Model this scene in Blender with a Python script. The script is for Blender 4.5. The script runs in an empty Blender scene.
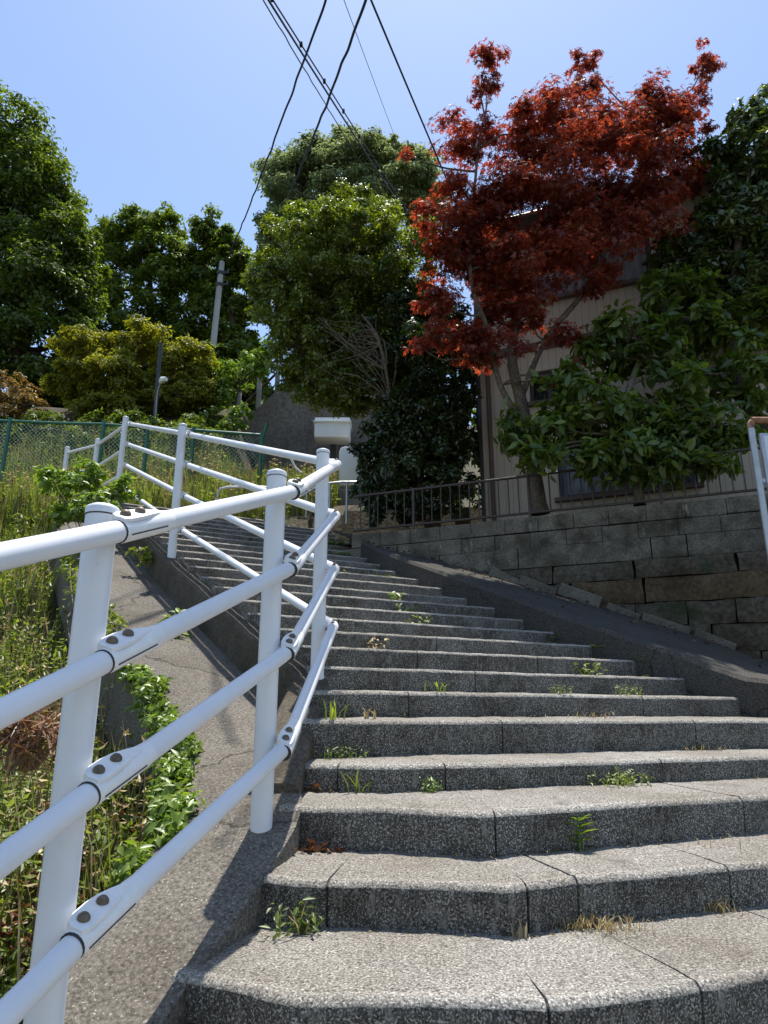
import bpy, math, random
import numpy as np
from mathutils import Vector
R = math.radians
scn = bpy.context.scene
col = scn.collection
rng = np.random.default_rng(7)
random.seed(7)

# ------------------------------------------------------------------ camera
TH, F = R(16.2), 710.0
cam_d = bpy.data.cameras.new("camera"); cam = bpy.data.objects.new("camera", cam_d); col.objects.link(cam)
cam_d.sensor_fit = 'VERTICAL'; cam_d.sensor_height = 36; cam_d.sensor_width = 27
cam_d.lens = F / 1024 * 36; cam_d.clip_end = 900; cam_d.clip_start = 0.05
cam.location = (0, 0, 0); cam.rotation_euler = (R(90) + TH, 0, 0)
scn.camera = cam

def ray(u, v):
    a, b = (u - 384) / F, (512 - v) / F
    return np.array([a, math.cos(TH) - b * math.sin(TH), math.sin(TH) + b * math.cos(TH)])
def at(u, v, d):
    r = ray(u, v); return r * (d / r[1])
def atz(u, v, z):
    r = ray(u, v); return r * (z / r[2])
def ppm(p):                                        # metres per photo pixel at a point
    return (p[1] * math.cos(TH) + p[2] * math.sin(TH)) / F

# ------------------------------------------------------------------ light
AZ, EL = R(8), R(75)
S = Vector((math.cos(EL) * math.sin(AZ), math.cos(EL) * math.cos(AZ), math.sin(EL)))
w = bpy.data.worlds.new("World"); scn.world = w; w.use_nodes = True
nt = w.node_tree
bg = nt.nodes["Background"]; bg.inputs[1].default_value = 0.15
sky = nt.nodes.new("ShaderNodeTexSky"); sky.sky_type = 'NISHITA'; sky.sun_disc = False
sky.sun_elevation = EL; sky.sun_rotation = AZ; sky.air_density = 1.0; sky.dust_density = 0.5; sky.ozone_density = 1.0
nt.links.new(sky.outputs[0], bg.inputs[0])
sd = bpy.data.lights.new("sun", 'SUN'); sd.energy = 4.9; sd.angle = R(0.53); sd.color = (1, .955, .88)
so = bpy.data.objects.new("sun", sd); col.objects.link(so); so.rotation_euler = S.to_track_quat('Z', 'Y').to_euler()
so.location = (10, 20, 40)
vs = scn.view_settings
vs.view_transform = 'Standard'; vs.look = 'None'; vs.gamma = 1; vs.use_curve_mapping = False; vs.exposure = 0.6
scn.cycles.max_bounces = 6; scn.cycles.diffuse_bounces = 3; scn.cycles.transmission_bounces = 4
scn.cycles.transparent_max_bounces = 6

# ------------------------------------------------------------------ materials
def ramp(nt, src, stops):
    r = nt.nodes.new("ShaderNodeValToRGB")
    e = r.color_ramp.elements
    while len(e) < len(stops): e.new(0.5)
    for el, (p, c) in zip(e, stops):
        el.position = p; el.color = (c[0], c[1], c[2], 1) if not isinstance(c, (int, float)) else (c, c, c, 1)
    nt.links.new(src, r.inputs[0]); return r.outputs[0]
def noise(nt, scale, detail=4, rough=.55, vec=None, stretch=None):
    n = nt.nodes.new("ShaderNodeTexNoise"); n.inputs["Scale"].default_value = scale
    n.inputs["Detail"].default_value = detail; n.inputs["Roughness"].default_value = rough
    g = nt.nodes.new("ShaderNodeNewGeometry"); src = g.outputs["Position"]
    if stretch:
        m = nt.nodes.new("ShaderNodeVectorMath"); m.operation = 'MULTIPLY'; m.inputs[1].default_value = stretch
        nt.links.new(src, m.inputs[0]); src = m.outputs[0]
    nt.links.new(src, n.inputs["Vector"]); return n.outputs[0]
def mix(nt, a, b, fac, mode='MIX'):
    m = nt.nodes.new("ShaderNodeMix"); m.data_type = 'RGBA'; m.blend_type = mode
    for i, x in ((6, a), (7, b)):
        if isinstance(x, tuple): m.inputs[i].default_value = (*x, 1)
        else: nt.links.new(x, m.inputs[i])
    if isinstance(fac, (int, float)): m.inputs[0].default_value = fac
    else: nt.links.new(fac, m.inputs[0])
    return m.outputs[2]
def bump(nt, h, strength, dist):
    b = nt.nodes.new("ShaderNodeBump"); b.inputs["Strength"].default_value = strength; b.inputs["Distance"].default_value = dist
    nt.links.new(h, b.inputs["Height"]); return b.outputs[0]
def newmat(name):
    m = bpy.data.materials.new(name); m.use_nodes = True
    return m, m.node_tree, m.node_tree.nodes["Principled BSDF"]
def rough_mat(name, dark, light, fine=90, big=1.5, stain=(0.5, 0.5, 0.5), stain_amt=.6, bmp=.5, bd=.006, rough=.92, speck=None, moss=None, streak=None, crack=None):
    m, nt, b = newmat(name)
    c = ramp(nt, noise(nt, fine, 3, .65), [(.32, dark), (.68, light)])
    if speck:
        c = mix(nt, c, speck[0], ramp(nt, noise(nt, speck[1], 2, .5), [(speck[2], 0.), (min(1, speck[2] + .09), 1.)]))
    s = ramp(nt, noise(nt, big, 6, .62), [(.38, 0.), (.68, 1.)])
    f = nt.nodes.new("ShaderNodeMath"); f.operation = 'MULTIPLY'; nt.links.new(s, f.inputs[0]); f.inputs[1].default_value = stain_amt
    c = mix(nt, c, stain, f.outputs[0], 'MULTIPLY')
    if streak:
        c = mix(nt, c, streak[0], ramp(nt, noise(nt, 3, 4, .6, stretch=streak[1]), [(streak[2], 0.), (streak[2] + .15, .85)]))
    if moss:
        c = mix(nt, c, moss[0], ramp(nt, noise(nt, moss[1], 5, .6), [(moss[2], 0.), (moss[2] + .12, .8)]))
    if crack:
        vo = nt.nodes.new("ShaderNodeTexVoronoi"); vo.feature = 'DISTANCE_TO_EDGE'; vo.inputs["Scale"].default_value = crack
        gg_ = nt.nodes.new("ShaderNodeNewGeometry"); nz = nt.nodes.new("ShaderNodeTexNoise"); nz.inputs["Scale"].default_value = 5; nz.inputs["Detail"].default_value = 6
        nt.links.new(gg_.outputs["Position"], nz.inputs["Vector"])
        va = nt.nodes.new("ShaderNodeVectorMath"); va.operation = 'MULTIPLY_ADD'; va.inputs[1].default_value = (.22, .22, .22)
        nt.links.new(nz.outputs[1], va.inputs[0]); nt.links.new(gg_.outputs["Position"], va.inputs[2]); nt.links.new(va.outputs[0], vo.inputs["Vector"])
        c = mix(nt, (.02, .018, .014), c, ramp(nt, vo.outputs["Distance"], [(.0022, .15), (.0055, 1.)]))
    nt.links.new(c, b.inputs["Base Color"]); b.inputs["Roughness"].default_value = rough
    b.inputs["Specular IOR Level"].default_value = .25
    nt.links.new(bump(nt, noise(nt, fine * .8, 4, .7), bmp, bd), b.inputs["Normal"])
    return m
def plain(name, c, rough=.5, metal=0, var=.12, scale=6, bmp=0, spots=None):
    m, nt, b = newmat(name)
    k = ramp(nt, noise(nt, scale, 5, .6), [(.3, tuple(x * (1 - var) for x in c)), (.7, tuple(min(1, x * (1 + var)) for x in c))])
    if spots: k = mix(nt, k, spots[0], ramp(nt, noise(nt, spots[1], 5, .65), [(spots[2], 0.), (spots[2] + .07, 1.)]))
    nt.links.new(k, b.inputs["Base Color"]); b.inputs["Roughness"].default_value = rough; b.inputs["Metallic"].default_value = metal
    if bmp: nt.links.new(bump(nt, noise(nt, scale * 4, 4), bmp, .004), b.inputs["Normal"])
    return m
def leafmat(name, dark, mid, light, trans=.42, tcol=None, gloss=.12, rough=.4):
    m = bpy.data.materials.new(name); m.use_nodes = True; nt = m.node_tree; nt.nodes.clear()
    out = nt.nodes.new("ShaderNodeOutputMaterial")
    g = nt.nodes.new("ShaderNodeNewGeometry")
    c = ramp(nt, g.outputs["Random Per Island"], [(0., dark), (.5, mid), (1., light)])
    big = ramp(nt, noise(nt, 1.3, 3), [(.35, .78), (.65, 1.18)])
    c = mix(nt, c, big, 1.0, 'MULTIPLY')
    d = nt.nodes.new("ShaderNodeBsdfDiffuse"); nt.links.new(c, d.inputs[0])
    t = nt.nodes.new("ShaderNodeBsdfTranslucent")
    tc = mix(nt, c, tcol or (1.25, 1.35, .55), 1.0, 'MULTIPLY'); nt.links.new(tc, t.inputs[0])
    m1 = nt.nodes.new("ShaderNodeMixShader"); m1.inputs[0].default_value = trans
    nt.links.new(d.outputs[0], m1.inputs[1]); nt.links.new(t.outputs[0], m1.inputs[2])
    gl = nt.nodes.new("ShaderNodeBsdfGlossy"); gl.inputs["Roughness"].default_value = rough; gl.inputs[0].default_value = (.9, .95, .9, 1)
    m2 = nt.nodes.new("ShaderNodeMixShader"); m2.inputs[0].default_value = gloss * .55
    nt.links.new(m1.outputs[0], m2.inputs[1]); nt.links.new(gl.outputs[0], m2.inputs[2])
    nt.links.new(m2.outputs[0], out.inputs[0]); return m

M = {}
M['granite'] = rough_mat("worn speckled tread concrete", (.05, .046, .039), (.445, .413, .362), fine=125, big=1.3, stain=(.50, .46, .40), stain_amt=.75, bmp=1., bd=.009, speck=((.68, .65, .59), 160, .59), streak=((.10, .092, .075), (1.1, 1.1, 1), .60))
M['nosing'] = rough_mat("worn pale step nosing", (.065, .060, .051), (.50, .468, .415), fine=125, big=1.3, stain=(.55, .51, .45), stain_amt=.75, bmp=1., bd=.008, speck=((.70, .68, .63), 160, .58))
M['riser'] = rough_mat("weathered riser concrete", (.016, .0145, .012), (.19, .176, .15), fine=150, big=3.5, stain=(.35, .32, .28), stain_amt=.85, bmp=1., bd=.010, speck=((.46, .44, .40), 165, .535), streak=((.25, .235, .205), (14, 14, 5), .55), moss=((.020, .022, .013), 5, .62))  # base tone darkened to deepen the risers' shade; algae and pale streaks are real
M['slab'] = rough_mat("worn slab concrete", (.055, .048, .04), (.215, .192, .158), fine=80, big=1.7, stain=(.5, .46, .41), stain_amt=.7, bmp=.7, bd=.005, speck=((.42, .39, .34), 120, .63), crack=.75)
M['kerbdark'] = rough_mat("old stringer concrete", (.05, .040, .028), (.14, .118, .088), fine=60, big=3, stain=(.4, .36, .3), stain_amt=.7, bmp=.6, moss=((.03, .04, .015), 6, .6))
M['ramp'] = rough_mat("old asphalt", (.025, .023, .02), (.105, .096, .082), fine=85, big=1.6, stain=(.5, .5, .5), stain_amt=.6, bmp=.7, crack=.8)
M['road'] = rough_mat("pale road concrete", (.16, .155, .14), (.36, .35, .32), fine=90, big=1.5, stain=(.6, .58, .55), bmp=.5)
M['block'] = rough_mat("mossy concrete block", (.085, .076, .06), (.225, .203, .16), fine=60, big=3.2, stain=(.22, .20, .16), stain_amt=.95, bmp=.5, streak=((.30, .28, .235), (4, 4, 1.6), .64), moss=((.03, .032, .016), 2.2, .56))
M['stone'] = rough_mat("old wall stone", (.05, .044, .034), (.145, .124, .092), fine=22, big=2.2, stain=(.35, .3, .22), stain_amt=.8, bmp=.8, bd=.02, moss=((.03, .04, .018), 2.5, .56))
M['rust_stone'] = rough_mat("iron stained stone", (.06, .043, .025), (.145, .105, .06), fine=22, big=2.2, stain=(.35, .3, .25), stain_amt=.7, bmp=.8, bd=.02)
M['kerbstone'] = rough_mat("pale kerb stone", (.09, .08, .065), (.20, .185, .15), fine=70, big=3, stain=(.45, .43, .38), stain_amt=.7, bmp=.6)
M['darkwall'] = rough_mat("dark retaining concrete", (.12, .10, .082), (.23, .20, .165), fine=14, big=.5, stain=(.45, .42, .4), stain_amt=.7, bmp=.4, streak=((.07, .063, .06), (1.2, 1.2, .2), .56))
M['soil'] = rough_mat("leafy soil", (.035, .028, .018), (.11, .09, .055), fine=18, big=1.2, bmp=.9, bd=.03, moss=((.05, .07, .02), 1.4, .5))
M['white'] = plain("white rail paint", (.70, .71, .73), .36, var=.06, scale=2.5, spots=((.42, .36, .28), 48, .69))
M['clampw'] = plain("white cast clamp", (.76, .765, .76), .42, var=.05, scale=30, spots=((.35, .31, .26), 40, .70))
M['bolt'] = plain("weathered bolt", (.13, .10, .07), .55, .3, .4, 60)
M['ring'] = plain("dark joint gap", (.04, .04, .04), .8)
M['steel'] = plain("galvanised pipe", (.42, .43, .44), .45, .6, .15, 8, spots=((.20, .10, .05), 12, .66))
M['rust'] = plain("rusty pipe", (.26, .13, .07), .8, .1, .5, 30, bmp=.3)
M['green'] = plain("green fence paint", (.02, .115, .075), .45, 0, .2, 10)
M['wiremesh'] = plain("pale green wire mesh", (.20, .30, .26), .5)
M['brownrail'] = plain("brown railing paint", (.045, .03, .024), .5, 0, .2, 12)
M['wire'] = plain("black cable", (.018, .018, .018), .6)
M['pole'] = plain("pale utility pole", (.33, .32, .30), .8, 0, .2, 2, bmp=.2)
M['darkmetal'] = plain("dark metal", (.03, .032, .035), .5)
M['frame'] = plain("bronze window frame", (.05, .045, .042), .4)
M['fasc'] = plain("brown trim", (.13, .09, .07), .6)
M['curtain'] = plain("lace curtain", (.62, .62, .66), .9, 0, .25, 9)
M['whitebox'] = plain("white painted metal", (.78, .78, .75), .45, var=.04, spots=((.5, .47, .4), 9, .7))
M['tile'] = plain("grey roof tile", (.09, .09, .10), .6, 0, .3, 7)
M['bark'] = rough_mat("grey brown bark", (.06, .048, .036), (.20, .165, .125), fine=30, big=3, bmp=.8, bd=.012)
M['barkdark'] = rough_mat("dark bark", (.035, .028, .022), (.11, .09, .07), fine=30, big=3, bmp=.8, bd=.012)
M['twig'] = plain("dry twig", (.20, .15, .09), .9, 0, .4, 20)
m, nt, b = newmat("window glass"); b.inputs["Base Color"].default_value = (.03, .035, .04, 1); b.inputs["Roughness"].default_value = .08
b.inputs["Alpha"].default_value = .25; M['glass'] = m
# house siding: fine vertical boards
m, nt, b = newmat("beige board siding")
g = nt.nodes.new("ShaderNodeTexCoord"); wv = nt.nodes.new("ShaderNodeTexWave"); wv.inputs["Scale"].default_value = 3.2; wv.bands_direction = 'X'
nt.links.new(g.outputs["Object"], wv.inputs[0])
c = ramp(nt, noise(nt, 1.2, 5), [(.3, (.53, .45, .365)), (.7, (.61, .525, .43))])
c = mix(nt, c, (.33, .28, .22), ramp(nt, wv.outputs[1], [(.0, 1.), (.03, 0.)]))
nt.links.new(c, b.inputs["Base Color"]); b.inputs["Roughness"].default_value = .75
nt.links.new(bump(nt, wv.outputs[1], .12, .01), b.inputs["Normal"]); M['siding'] = m
m, nt, b = newmat("printed notice"); b.inputs["Base Color"].default_value = (.62, .68, .75, 1); b.inputs["Roughness"].default_value = .4; M['notice'] = m
M['ink'] = plain("dark print", (.03, .035, .06), .6)

M['l_maple'] = leafmat("red maple leaf", (.105, .022, .017), (.175, .038, .026), (.31, .090, .045), trans=.58, tcol=(2.05, 1.3, .75), gloss=.05)
M['l_hedge'] = leafmat("glossy yellow green leaf", (.062, .088, .011), (.115, .15, .017), (.23, .27, .03), trans=.48, tcol=(1.65, 1.7, .55), gloss=.11)
M['l_camellia'] = leafmat("dark glossy leaf", (.018, .032, .007), (.030, .050, .011), (.065, .09, .02), trans=.3, gloss=.12, rough=.38)
M['l_loquat'] = leafmat("broad green leaf", (.050, .085, .016), (.085, .135, .024), (.16, .22, .04), trans=.48, tcol=(1.7, 1.6, .5), gloss=.07, rough=.45)
M['l_right'] = leafmat("dark evergreen leaf", (.035, .058, .014), (.058, .09, .02), (.13, .17, .035), trans=.42, tcol=(1.6, 1.6, .5), gloss=.13, rough=.4)
M['l_back'] = leafmat("grey green leaf", (.15, .185, .095), (.20, .235, .125), (.26, .295, .16), trans=.5, tcol=(1.5, 1.55, .95), gloss=.04)
M['l_dark'] = leafmat("deep green leaf", (.055, .085, .016), (.085, .125, .024), (.13, .175, .036), trans=.5, tcol=(1.8, 1.8, .6), gloss=.05)
M['l_mid'] = leafmat("mid green leaf", (.07, .105, .016), (.105, .15, .024), (.16, .21, .04), trans=.5, tcol=(1.8, 1.8, .6), gloss=.05)
M['l_yellow'] = leafmat("yellow green leaf", (.15, .155, .018), (.21, .21, .026), (.27, .27, .04), trans=.5, tcol=(1.7, 1.7, .6), gloss=.04)
M['l_bright'] = leafmat("bright green leaf", (.10, .16, .02), (.16, .24, .03), (.24, .32, .05), trans=.45, gloss=.07)
M['l_orange'] = leafmat("bronze young leaf", (.17, .11, .035), (.25, .17, .05), (.32, .24, .08), trans=.4, tcol=(1.3, 1.1, .6), gloss=.05)
M['l_weed'] = leafmat("weed leaf", (.10, .14, .02), (.18, .225, .035), (.27, .31, .06), trans=.48, gloss=.06)
M['l_dry'] = leafmat("dry straw", (.24, .18, .08), (.38, .30, .15), (.52, .44, .25), trans=.3, tcol=(1.1, 1., .7), gloss=.04)
M['l_red'] = leafmat("reddish weed leaf", (.10, .03, .022), (.16, .055, .035), (.20, .12, .05), trans=.35, tcol=(1.4, .9, .6), gloss=.08)
M['l_dead'] = leafmat("dead leaf", (.10, .045, .025), (.17, .08, .04), (.26, .15, .08), trans=.2, tcol=(1.2, .9, .6), gloss=.06)

M['l_crumb'] = leafmat("dirt and moss crumbs", (.05, .035, .02), (.09, .08, .03), (.20, .15, .08), trans=.2, tcol=(1.1, 1., .6), gloss=.02)
# ------------------------------------------------------------------ mesh helpers
class MB:
    def __init__(s): s.v = []; s.f = []; s.m = []; s.smooth = True
    def add(s, vs, fs, mi=0):
        o = len(s.v); s.v += [tuple(map(float, p)) for p in vs]
        s.f += [tuple(i + o for i in f) for f in fs]; s.m += [mi] * len(fs)
    def box(s, c, size, axes=None, mi=0, bev=0.0):
        c = np.array(c, float); hx, hy, hz = [x / 2 for x in size]
        A = np.eye(3) if axes is None else np.array(axes, float)
        if bev <= 0:
            vs = [c + A[0] * x * hx + A[1] * y * hy + A[2] * z * hz for z in (-1, 1) for y in (-1, 1) for x in (-1, 1)]
            s.add(vs, [(0, 2, 3, 1), (4, 5, 7, 6), (0, 1, 5, 4), (2, 6, 7, 3), (0, 4, 6, 2), (1, 3, 7, 5)], mi)
        else:
            import bmesh
            bm = bmesh.new(); bmesh.ops.create_cube(bm, size=1)
            for q in bm.verts: q.co = Vector((q.co.x * size[0], q.co.y * size[1], q.co.z * size[2]))
            bmesh.ops.bevel(bm, geom=list(bm.edges), offset=bev, segments=2, affect='EDGES', profile=.5)
            bm.verts.ensure_lookup_table()
            vs = [c + A[0] * q.co.x + A[1] * q.co.y + A[2] * q.co.z for q in bm.verts]
            s.add(vs, [tuple(q.index for q in f.verts) for f in bm.faces], mi); bm.free()
    def tube(s, path, rad, seg=10, caps=True, mi=0, squash=None):
        P = [np.array(p, float) for p in path]; n = len(P)
        rad = [rad] * n if isinstance(rad, (int, float)) else rad
        vs = []; ref = np.array([0.123, .31, 1.0]) if abs((P[-1] - P[0])[2]) < .9 * np.linalg.norm(P[-1] - P[0]) else np.array([1., .21, .05])
        for i in range(n):
            t = P[min(i + 1, n - 1)] - P[max(i - 1, 0)]; t /= (np.linalg.norm(t) + 1e-9)
            a = np.cross(ref, t); a /= (np.linalg.norm(a) + 1e-9); b = np.cross(t, a)
            for k in range(seg):
                q = 2 * math.pi * k / seg; vs.append(P[i] + rad[i] * (a * math.cos(q) + b * math.sin(q)))
        fs = [(i * seg + k, i * seg + (k + 1) % seg, (i + 1) * seg + (k + 1) % seg, (i + 1) * seg + k) for i in range(n - 1) for k in range(seg)]
        if caps: fs += [tuple(range(seg))[::-1], tuple(range((n - 1) * seg, n * seg))]
        s.add(vs, fs, mi)
    def grid(s, rows, mi=0):                       # rows of equal length point lists
        n, m = len(rows), len(rows[0])
        s.add([p for r in rows for p in r], [(i * m + j, i * m + j + 1, (i + 1) * m + j + 1, (i + 1) * m + j) for i in range(n - 1) for j in range(m - 1)], mi)
    def build(s, name, mats, parent=None, smooth=True, loc=None):
        me = bpy.data.meshes.new(name); o = bpy.data.objects.new(name, me); col.objects.link(o)
        off = np.array(parent.matrix_world.translation if False else parent['_o']) if parent is not None else np.array(loc if loc is not None else (0, 0, 0), float)
        if parent is not None: o.parent = parent
        else: o.location = off
        me.from_pydata([tuple(np.array(p) - off) for p in s.v], [], s.f)
        for m in (mats if isinstance(mats, list) else [mats]): me.materials.append(m)
        me.polygons.foreach_set("material_index", s.m)
        me.polygons.foreach_set("use_smooth", [smooth] * len(s.f))
        me.update()
        o['_o'] = [float(x) for x in off]
        if smooth:
            try: me.set_sharp_from_angle(angle=R(38))
            except Exception: pass
        return o
def fast_mesh(name, V, faces_tmpl, nverts_tmpl, N, mat, parent=None, loc=(0, 0, 0), smooth=False):
    me = bpy.data.meshes.new(name); o = bpy.data.objects.new(name, me); col.objects.link(o)
    off = np.array(parent['_o']) if parent is not None else np.array(loc, float)
    if parent is not None: o.parent = parent
    else: o.location = off
    o['_o'] = [float(x) for x in off]
    V = (V - off).astype(np.float32)
    lens = np.array([len(f) for f in faces_tmpl]); flat = np.concatenate([np.array(f) for f in faces_tmpl])
    loops = (np.arange(N)[:, None] * nverts_tmpl + flat[None, :]).ravel().astype(np.int32)
    lt = np.tile(lens, N); ls = np.concatenate([[0], np.cumsum(lt)[:-1]]).astype(np.int32)
    me.vertices.add(len(V)); me.vertices.foreach_set("co", V.ravel())
    me.loops.add(len(loops)); me.loops.foreach_set("vertex_index", loops)
    me.polygons.add(len(ls)); me.polygons.foreach_set("loop_start", ls)
    me.materials.append(mat); me.update(calc_edges=True)
    return o
def tag(o, label=None, cat=None, group=None, kind=None):
    if label: o['label'] = label
    if cat: o['category'] = cat
    if group: o['group'] = group
    if kind: o['kind'] = kind
    return o
def thing(name, label, cat, loc, group=None):
    o = bpy.data.objects.new(name, None); col.objects.link(o); o.location = loc; o.empty_display_size = .1
    o['_o'] = [float(x) for x in loc]
    return tag(o, label, cat, group)
def lerp_poly(pts, n=None, step=None):
    P = [np.array(p, float) for p in pts]; L = [0]
    for a, b in zip(P, P[1:]): L.append(L[-1] + np.linalg.norm(b - a))
    n = n or max(2, int(L[-1] / step) + 1); out = []
    for s_ in np.linspace(0, L[-1], n):
        i = min(np.searchsorted(L, s_, 'right') - 1, len(P) - 2)
        out.append(P[i] + (P[i + 1] - P[i]) * ((s_ - L[i]) / (L[i + 1] - L[i])))
    return out, list(np.linspace(0, L[-1], n))
def smooth_poly(pts, n):
    P = np.array(pts, float); out = []
    for i in range(len(P) - 1):
        p0, p1, p2, p3 = P[max(i - 1, 0)], P[i], P[i + 1], P[min(i + 2, len(P) - 1)]
        for t in np.linspace(0, 1, n, endpoint=False):
            out.append(.5 * (2 * p1 + (p2 - p0) * t + (2 * p0 - 5 * p1 + 4 * p2 - p3) * t * t + (3 * p1 - 3 * p2 + p3 - p0) * t ** 3))
    out.append(P[-1]); return out
def vnoise(x, y=0., z=0.):
    return (math.sin(x * 1.7 + 2.3 * math.sin(y * 1.1 + .7)) + math.sin(y * 2.9 + 1.9 * math.sin(z * 1.3 + x * .9)) + math.sin(z * 2.3 + x * 3.7 + y * 1.3)) / 3

# ------------------------------------------------------------------ leaf templates (base at origin, along +y, face +z)
def leaf_simple(wd=.42, fold=.08, droop=.12):
    V = np.array([(0, 0, 0), (-wd / 2, .45, fold), (0, .5, -.0), (wd / 2, .45, fold), (0, 1, -droop)])
    return V, [(0, 2, 1), (0, 3, 2), (1, 2, 4), (2, 3, 4)]
def leaf_diamond(wd=.5, fold=.1):
    V = np.array([(0, 0, 0), (-wd / 2, .5, fold), (0, 1, -.05), (wd / 2, .5, fold)])
    return V, [(0, 3, 2), (0, 2, 1)]
def leaf_broad(wd=.4):
    V = [(0, 0, 0)]; F_ = []
    ys = [.2, .45, .7]; ws = [.32, .5, .36]
    for y, q in zip(ys, ws):
        z = -.18 * y * y; V += [(-q * wd, y, z + .05), (0, y, z), (q * wd, y, z + .05)]
    V.append((0, 1, -.2))
    F_ += [(0, 2, 1), (0, 3, 2)]
    for i in (0, 1):
        a = 1 + 3 * i; F_ += [(a, a + 1, a + 4, a + 3), (a + 1, a + 2, a + 5, a + 4)]
    F_ += [(7, 8, 10), (8, 9, 10)]
    return np.array(V), F_
def leaf_star():
    V = [(0, .15, 0)]; F_ = []
    ang = [-100, -50, 0, 50, 100]; ln = [.45, .8, 1., .8, .45]
    for a, l in zip(ang, ln):
        a = R(a); V.append((math.sin(a) * l, .15 + math.cos(a) * l, -.12 * l))
        i = len(V) - 1
        for s_ in (-1, 1):
            q = a + s_ * R(21); V.append((math.sin(q) * l * .42, .15 + math.cos(q) * l * .42, 0.02))
        F_ += [(0, i + 1, i, i + 2)]
    return np.array(V), F_
def place_leaves(name, P, Nrm, tmpl, size, mat, parent=None, loc=(0, 0, 0), g=rng, spin=None):
    V, Fs = tmpl; N = len(P)
    Nrm = Nrm / (np.linalg.norm(Nrm, axis=1, keepdims=True) + 1e-9)
    r = g.normal(size=(N, 3)) if spin is None else spin
    T = r - (r * Nrm).sum(1, keepdims=True) * Nrm; T /= (np.linalg.norm(T, axis=1, keepdims=True) + 1e-9)
    B = np.cross(T, Nrm)
    sz = size * g.uniform(.65, 1.25, N)
    W = P[:, None, :] + sz[:, None, None] * (V[None, :, 0, None] * B[:, None, :] + V[None, :, 1, None] * T[:, None, :] + V[None, :, 2, None] * Nrm[:, None, :])
    return fast_mesh(name, W.reshape(-1, 3), Fs, len(V), N, mat, parent, loc)

def crown_points(clumps, n, sub=14, subr=.34, g=rng, shell=.55, floor=None, flat=.62):
    """clumps: (centre, radii).  Leaves gather in many small sprays through each clump's volume."""
    vol = np.array([(r[0] * r[1] * r[2]) ** (2 / 3) for c, r in clumps]); vol /= vol.sum()
    P, Nr, cs = [], [], []
    for (c, r), wt in zip(clumps, vol):
        k = max(5, int(sub * g.uniform(.8, 1.2))); d = g.normal(size=(k, 3)); d /= np.linalg.norm(d, axis=1, keepdims=True)
        rad = g.uniform(shell, 1.02, (k, 1)); sc = np.array(c) + d * rad * np.array(r)
        cs += [(np.array(c), q) for q in sc]
        m = int(n * wt); idx = g.integers(0, k, m); sr = g.uniform(.6, 1.35, k)[idx, None] * subr
        q = g.normal(size=(m, 3)); q /= np.linalg.norm(q, axis=1, keepdims=True); q *= g.uniform(0, 1, (m, 1)) ** .5
        q[:, 2] *= flat
        p = sc[idx] + q * sr * (np.array(r) * .55 + np.mean(r) * .45)
        P.append(p); Nr.append(q * .9 + (p - np.array(c)) / np.mean(r) * .35 + g.normal(size=(m, 3)) * .45 + np.array([0, 0, .75]))
    P = np.concatenate(P); Nr = np.concatenate(Nr)
    if floor is not None:
        k = P[:, 2] > floor; P, Nr = P[k], Nr[k]
    return P, Nr, cs
def limb(mb, a, b, r0, r1, bend=.15, n=9, seg=7, g=rng, sag=0.):
    a, b = np.array(a, float), np.array(b, float); L = np.linalg.norm(b - a)
    o1, o2 = g.normal(size=3) * bend * L * .5, g.normal(size=3) * bend * L * .3
    pts = smooth_poly([a, a + (b - a) * .35 + o1 + (0, 0, sag * L), a + (b - a) * .7 + o2 + (0, 0, sag * .6 * L), b], max(2, n // 3))
    mb.tube(pts, list(np.linspace(r0, r1, len(pts))), seg)
    return pts
def tree(name, label, cat, base, trunk, clumps_px, leaf, size, n, mat, bark='bark', tr=(.14, .07), sub=14, subr=.34, seed=1, group=None, shell=.55, twigs=.35, limbs=True, crown_name='crown', floor=None, limb_r=.045, flat=.62, stems=()):
    g = np.random.default_rng(seed)
    cl = []
    for (u, v, d, ru, rv, rd) in clumps_px:
        c = at(u, v, d); k = ppm(c); cl.append((c, (ru * k, rd, rv * k)))
    if base[1] > 13: base = (base[0], base[1], min(base[2], G(base[0], base[1]) - .15))
    t = thing(name, label, cat, base, group)
    P, Nr, cs = crown_points(cl, n, sub, subr, g, shell, floor, flat)
    place_leaves(crown_name, P, Nr, leaf, size, M[mat], t, g=g)
    mb = MB(); tp = [np.array(base, float)] + [np.array(p, float) for p in trunk]
    tp2 = smooth_poly(tp, 4); rr = list(np.linspace(tr[0], tr[1], len(tp2))); rr[0] *= 1.25
    mb.tube(tp2, rr, 10)
    for sm in stems:
        q_ = smooth_poly(sm, 4); mb.tube(q_, list(np.linspace(tr[0] * .45, tr[1] * .5, len(q_))), 8); tp2 = tp2 + q_[4:]
    if limbs:
        for c, r in cl:
            cand = tp2[len(tp2) // 3:]; s_ = min(cand, key=lambda q: np.linalg.norm(q - c) + max(0, q[2] - c[2]) * 1.5)
            limb(mb, s_, c, limb_r * g.uniform(.7, 1.2), limb_r * .35, .13, 12, 6, g)
        for c, q in cs:
            if g.random() < twigs: limb(mb, c, q, limb_r * .36, limb_r * .12, .2, 4, 5, g)
    mb.build('trunk', M[bark], t)
    return t

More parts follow.
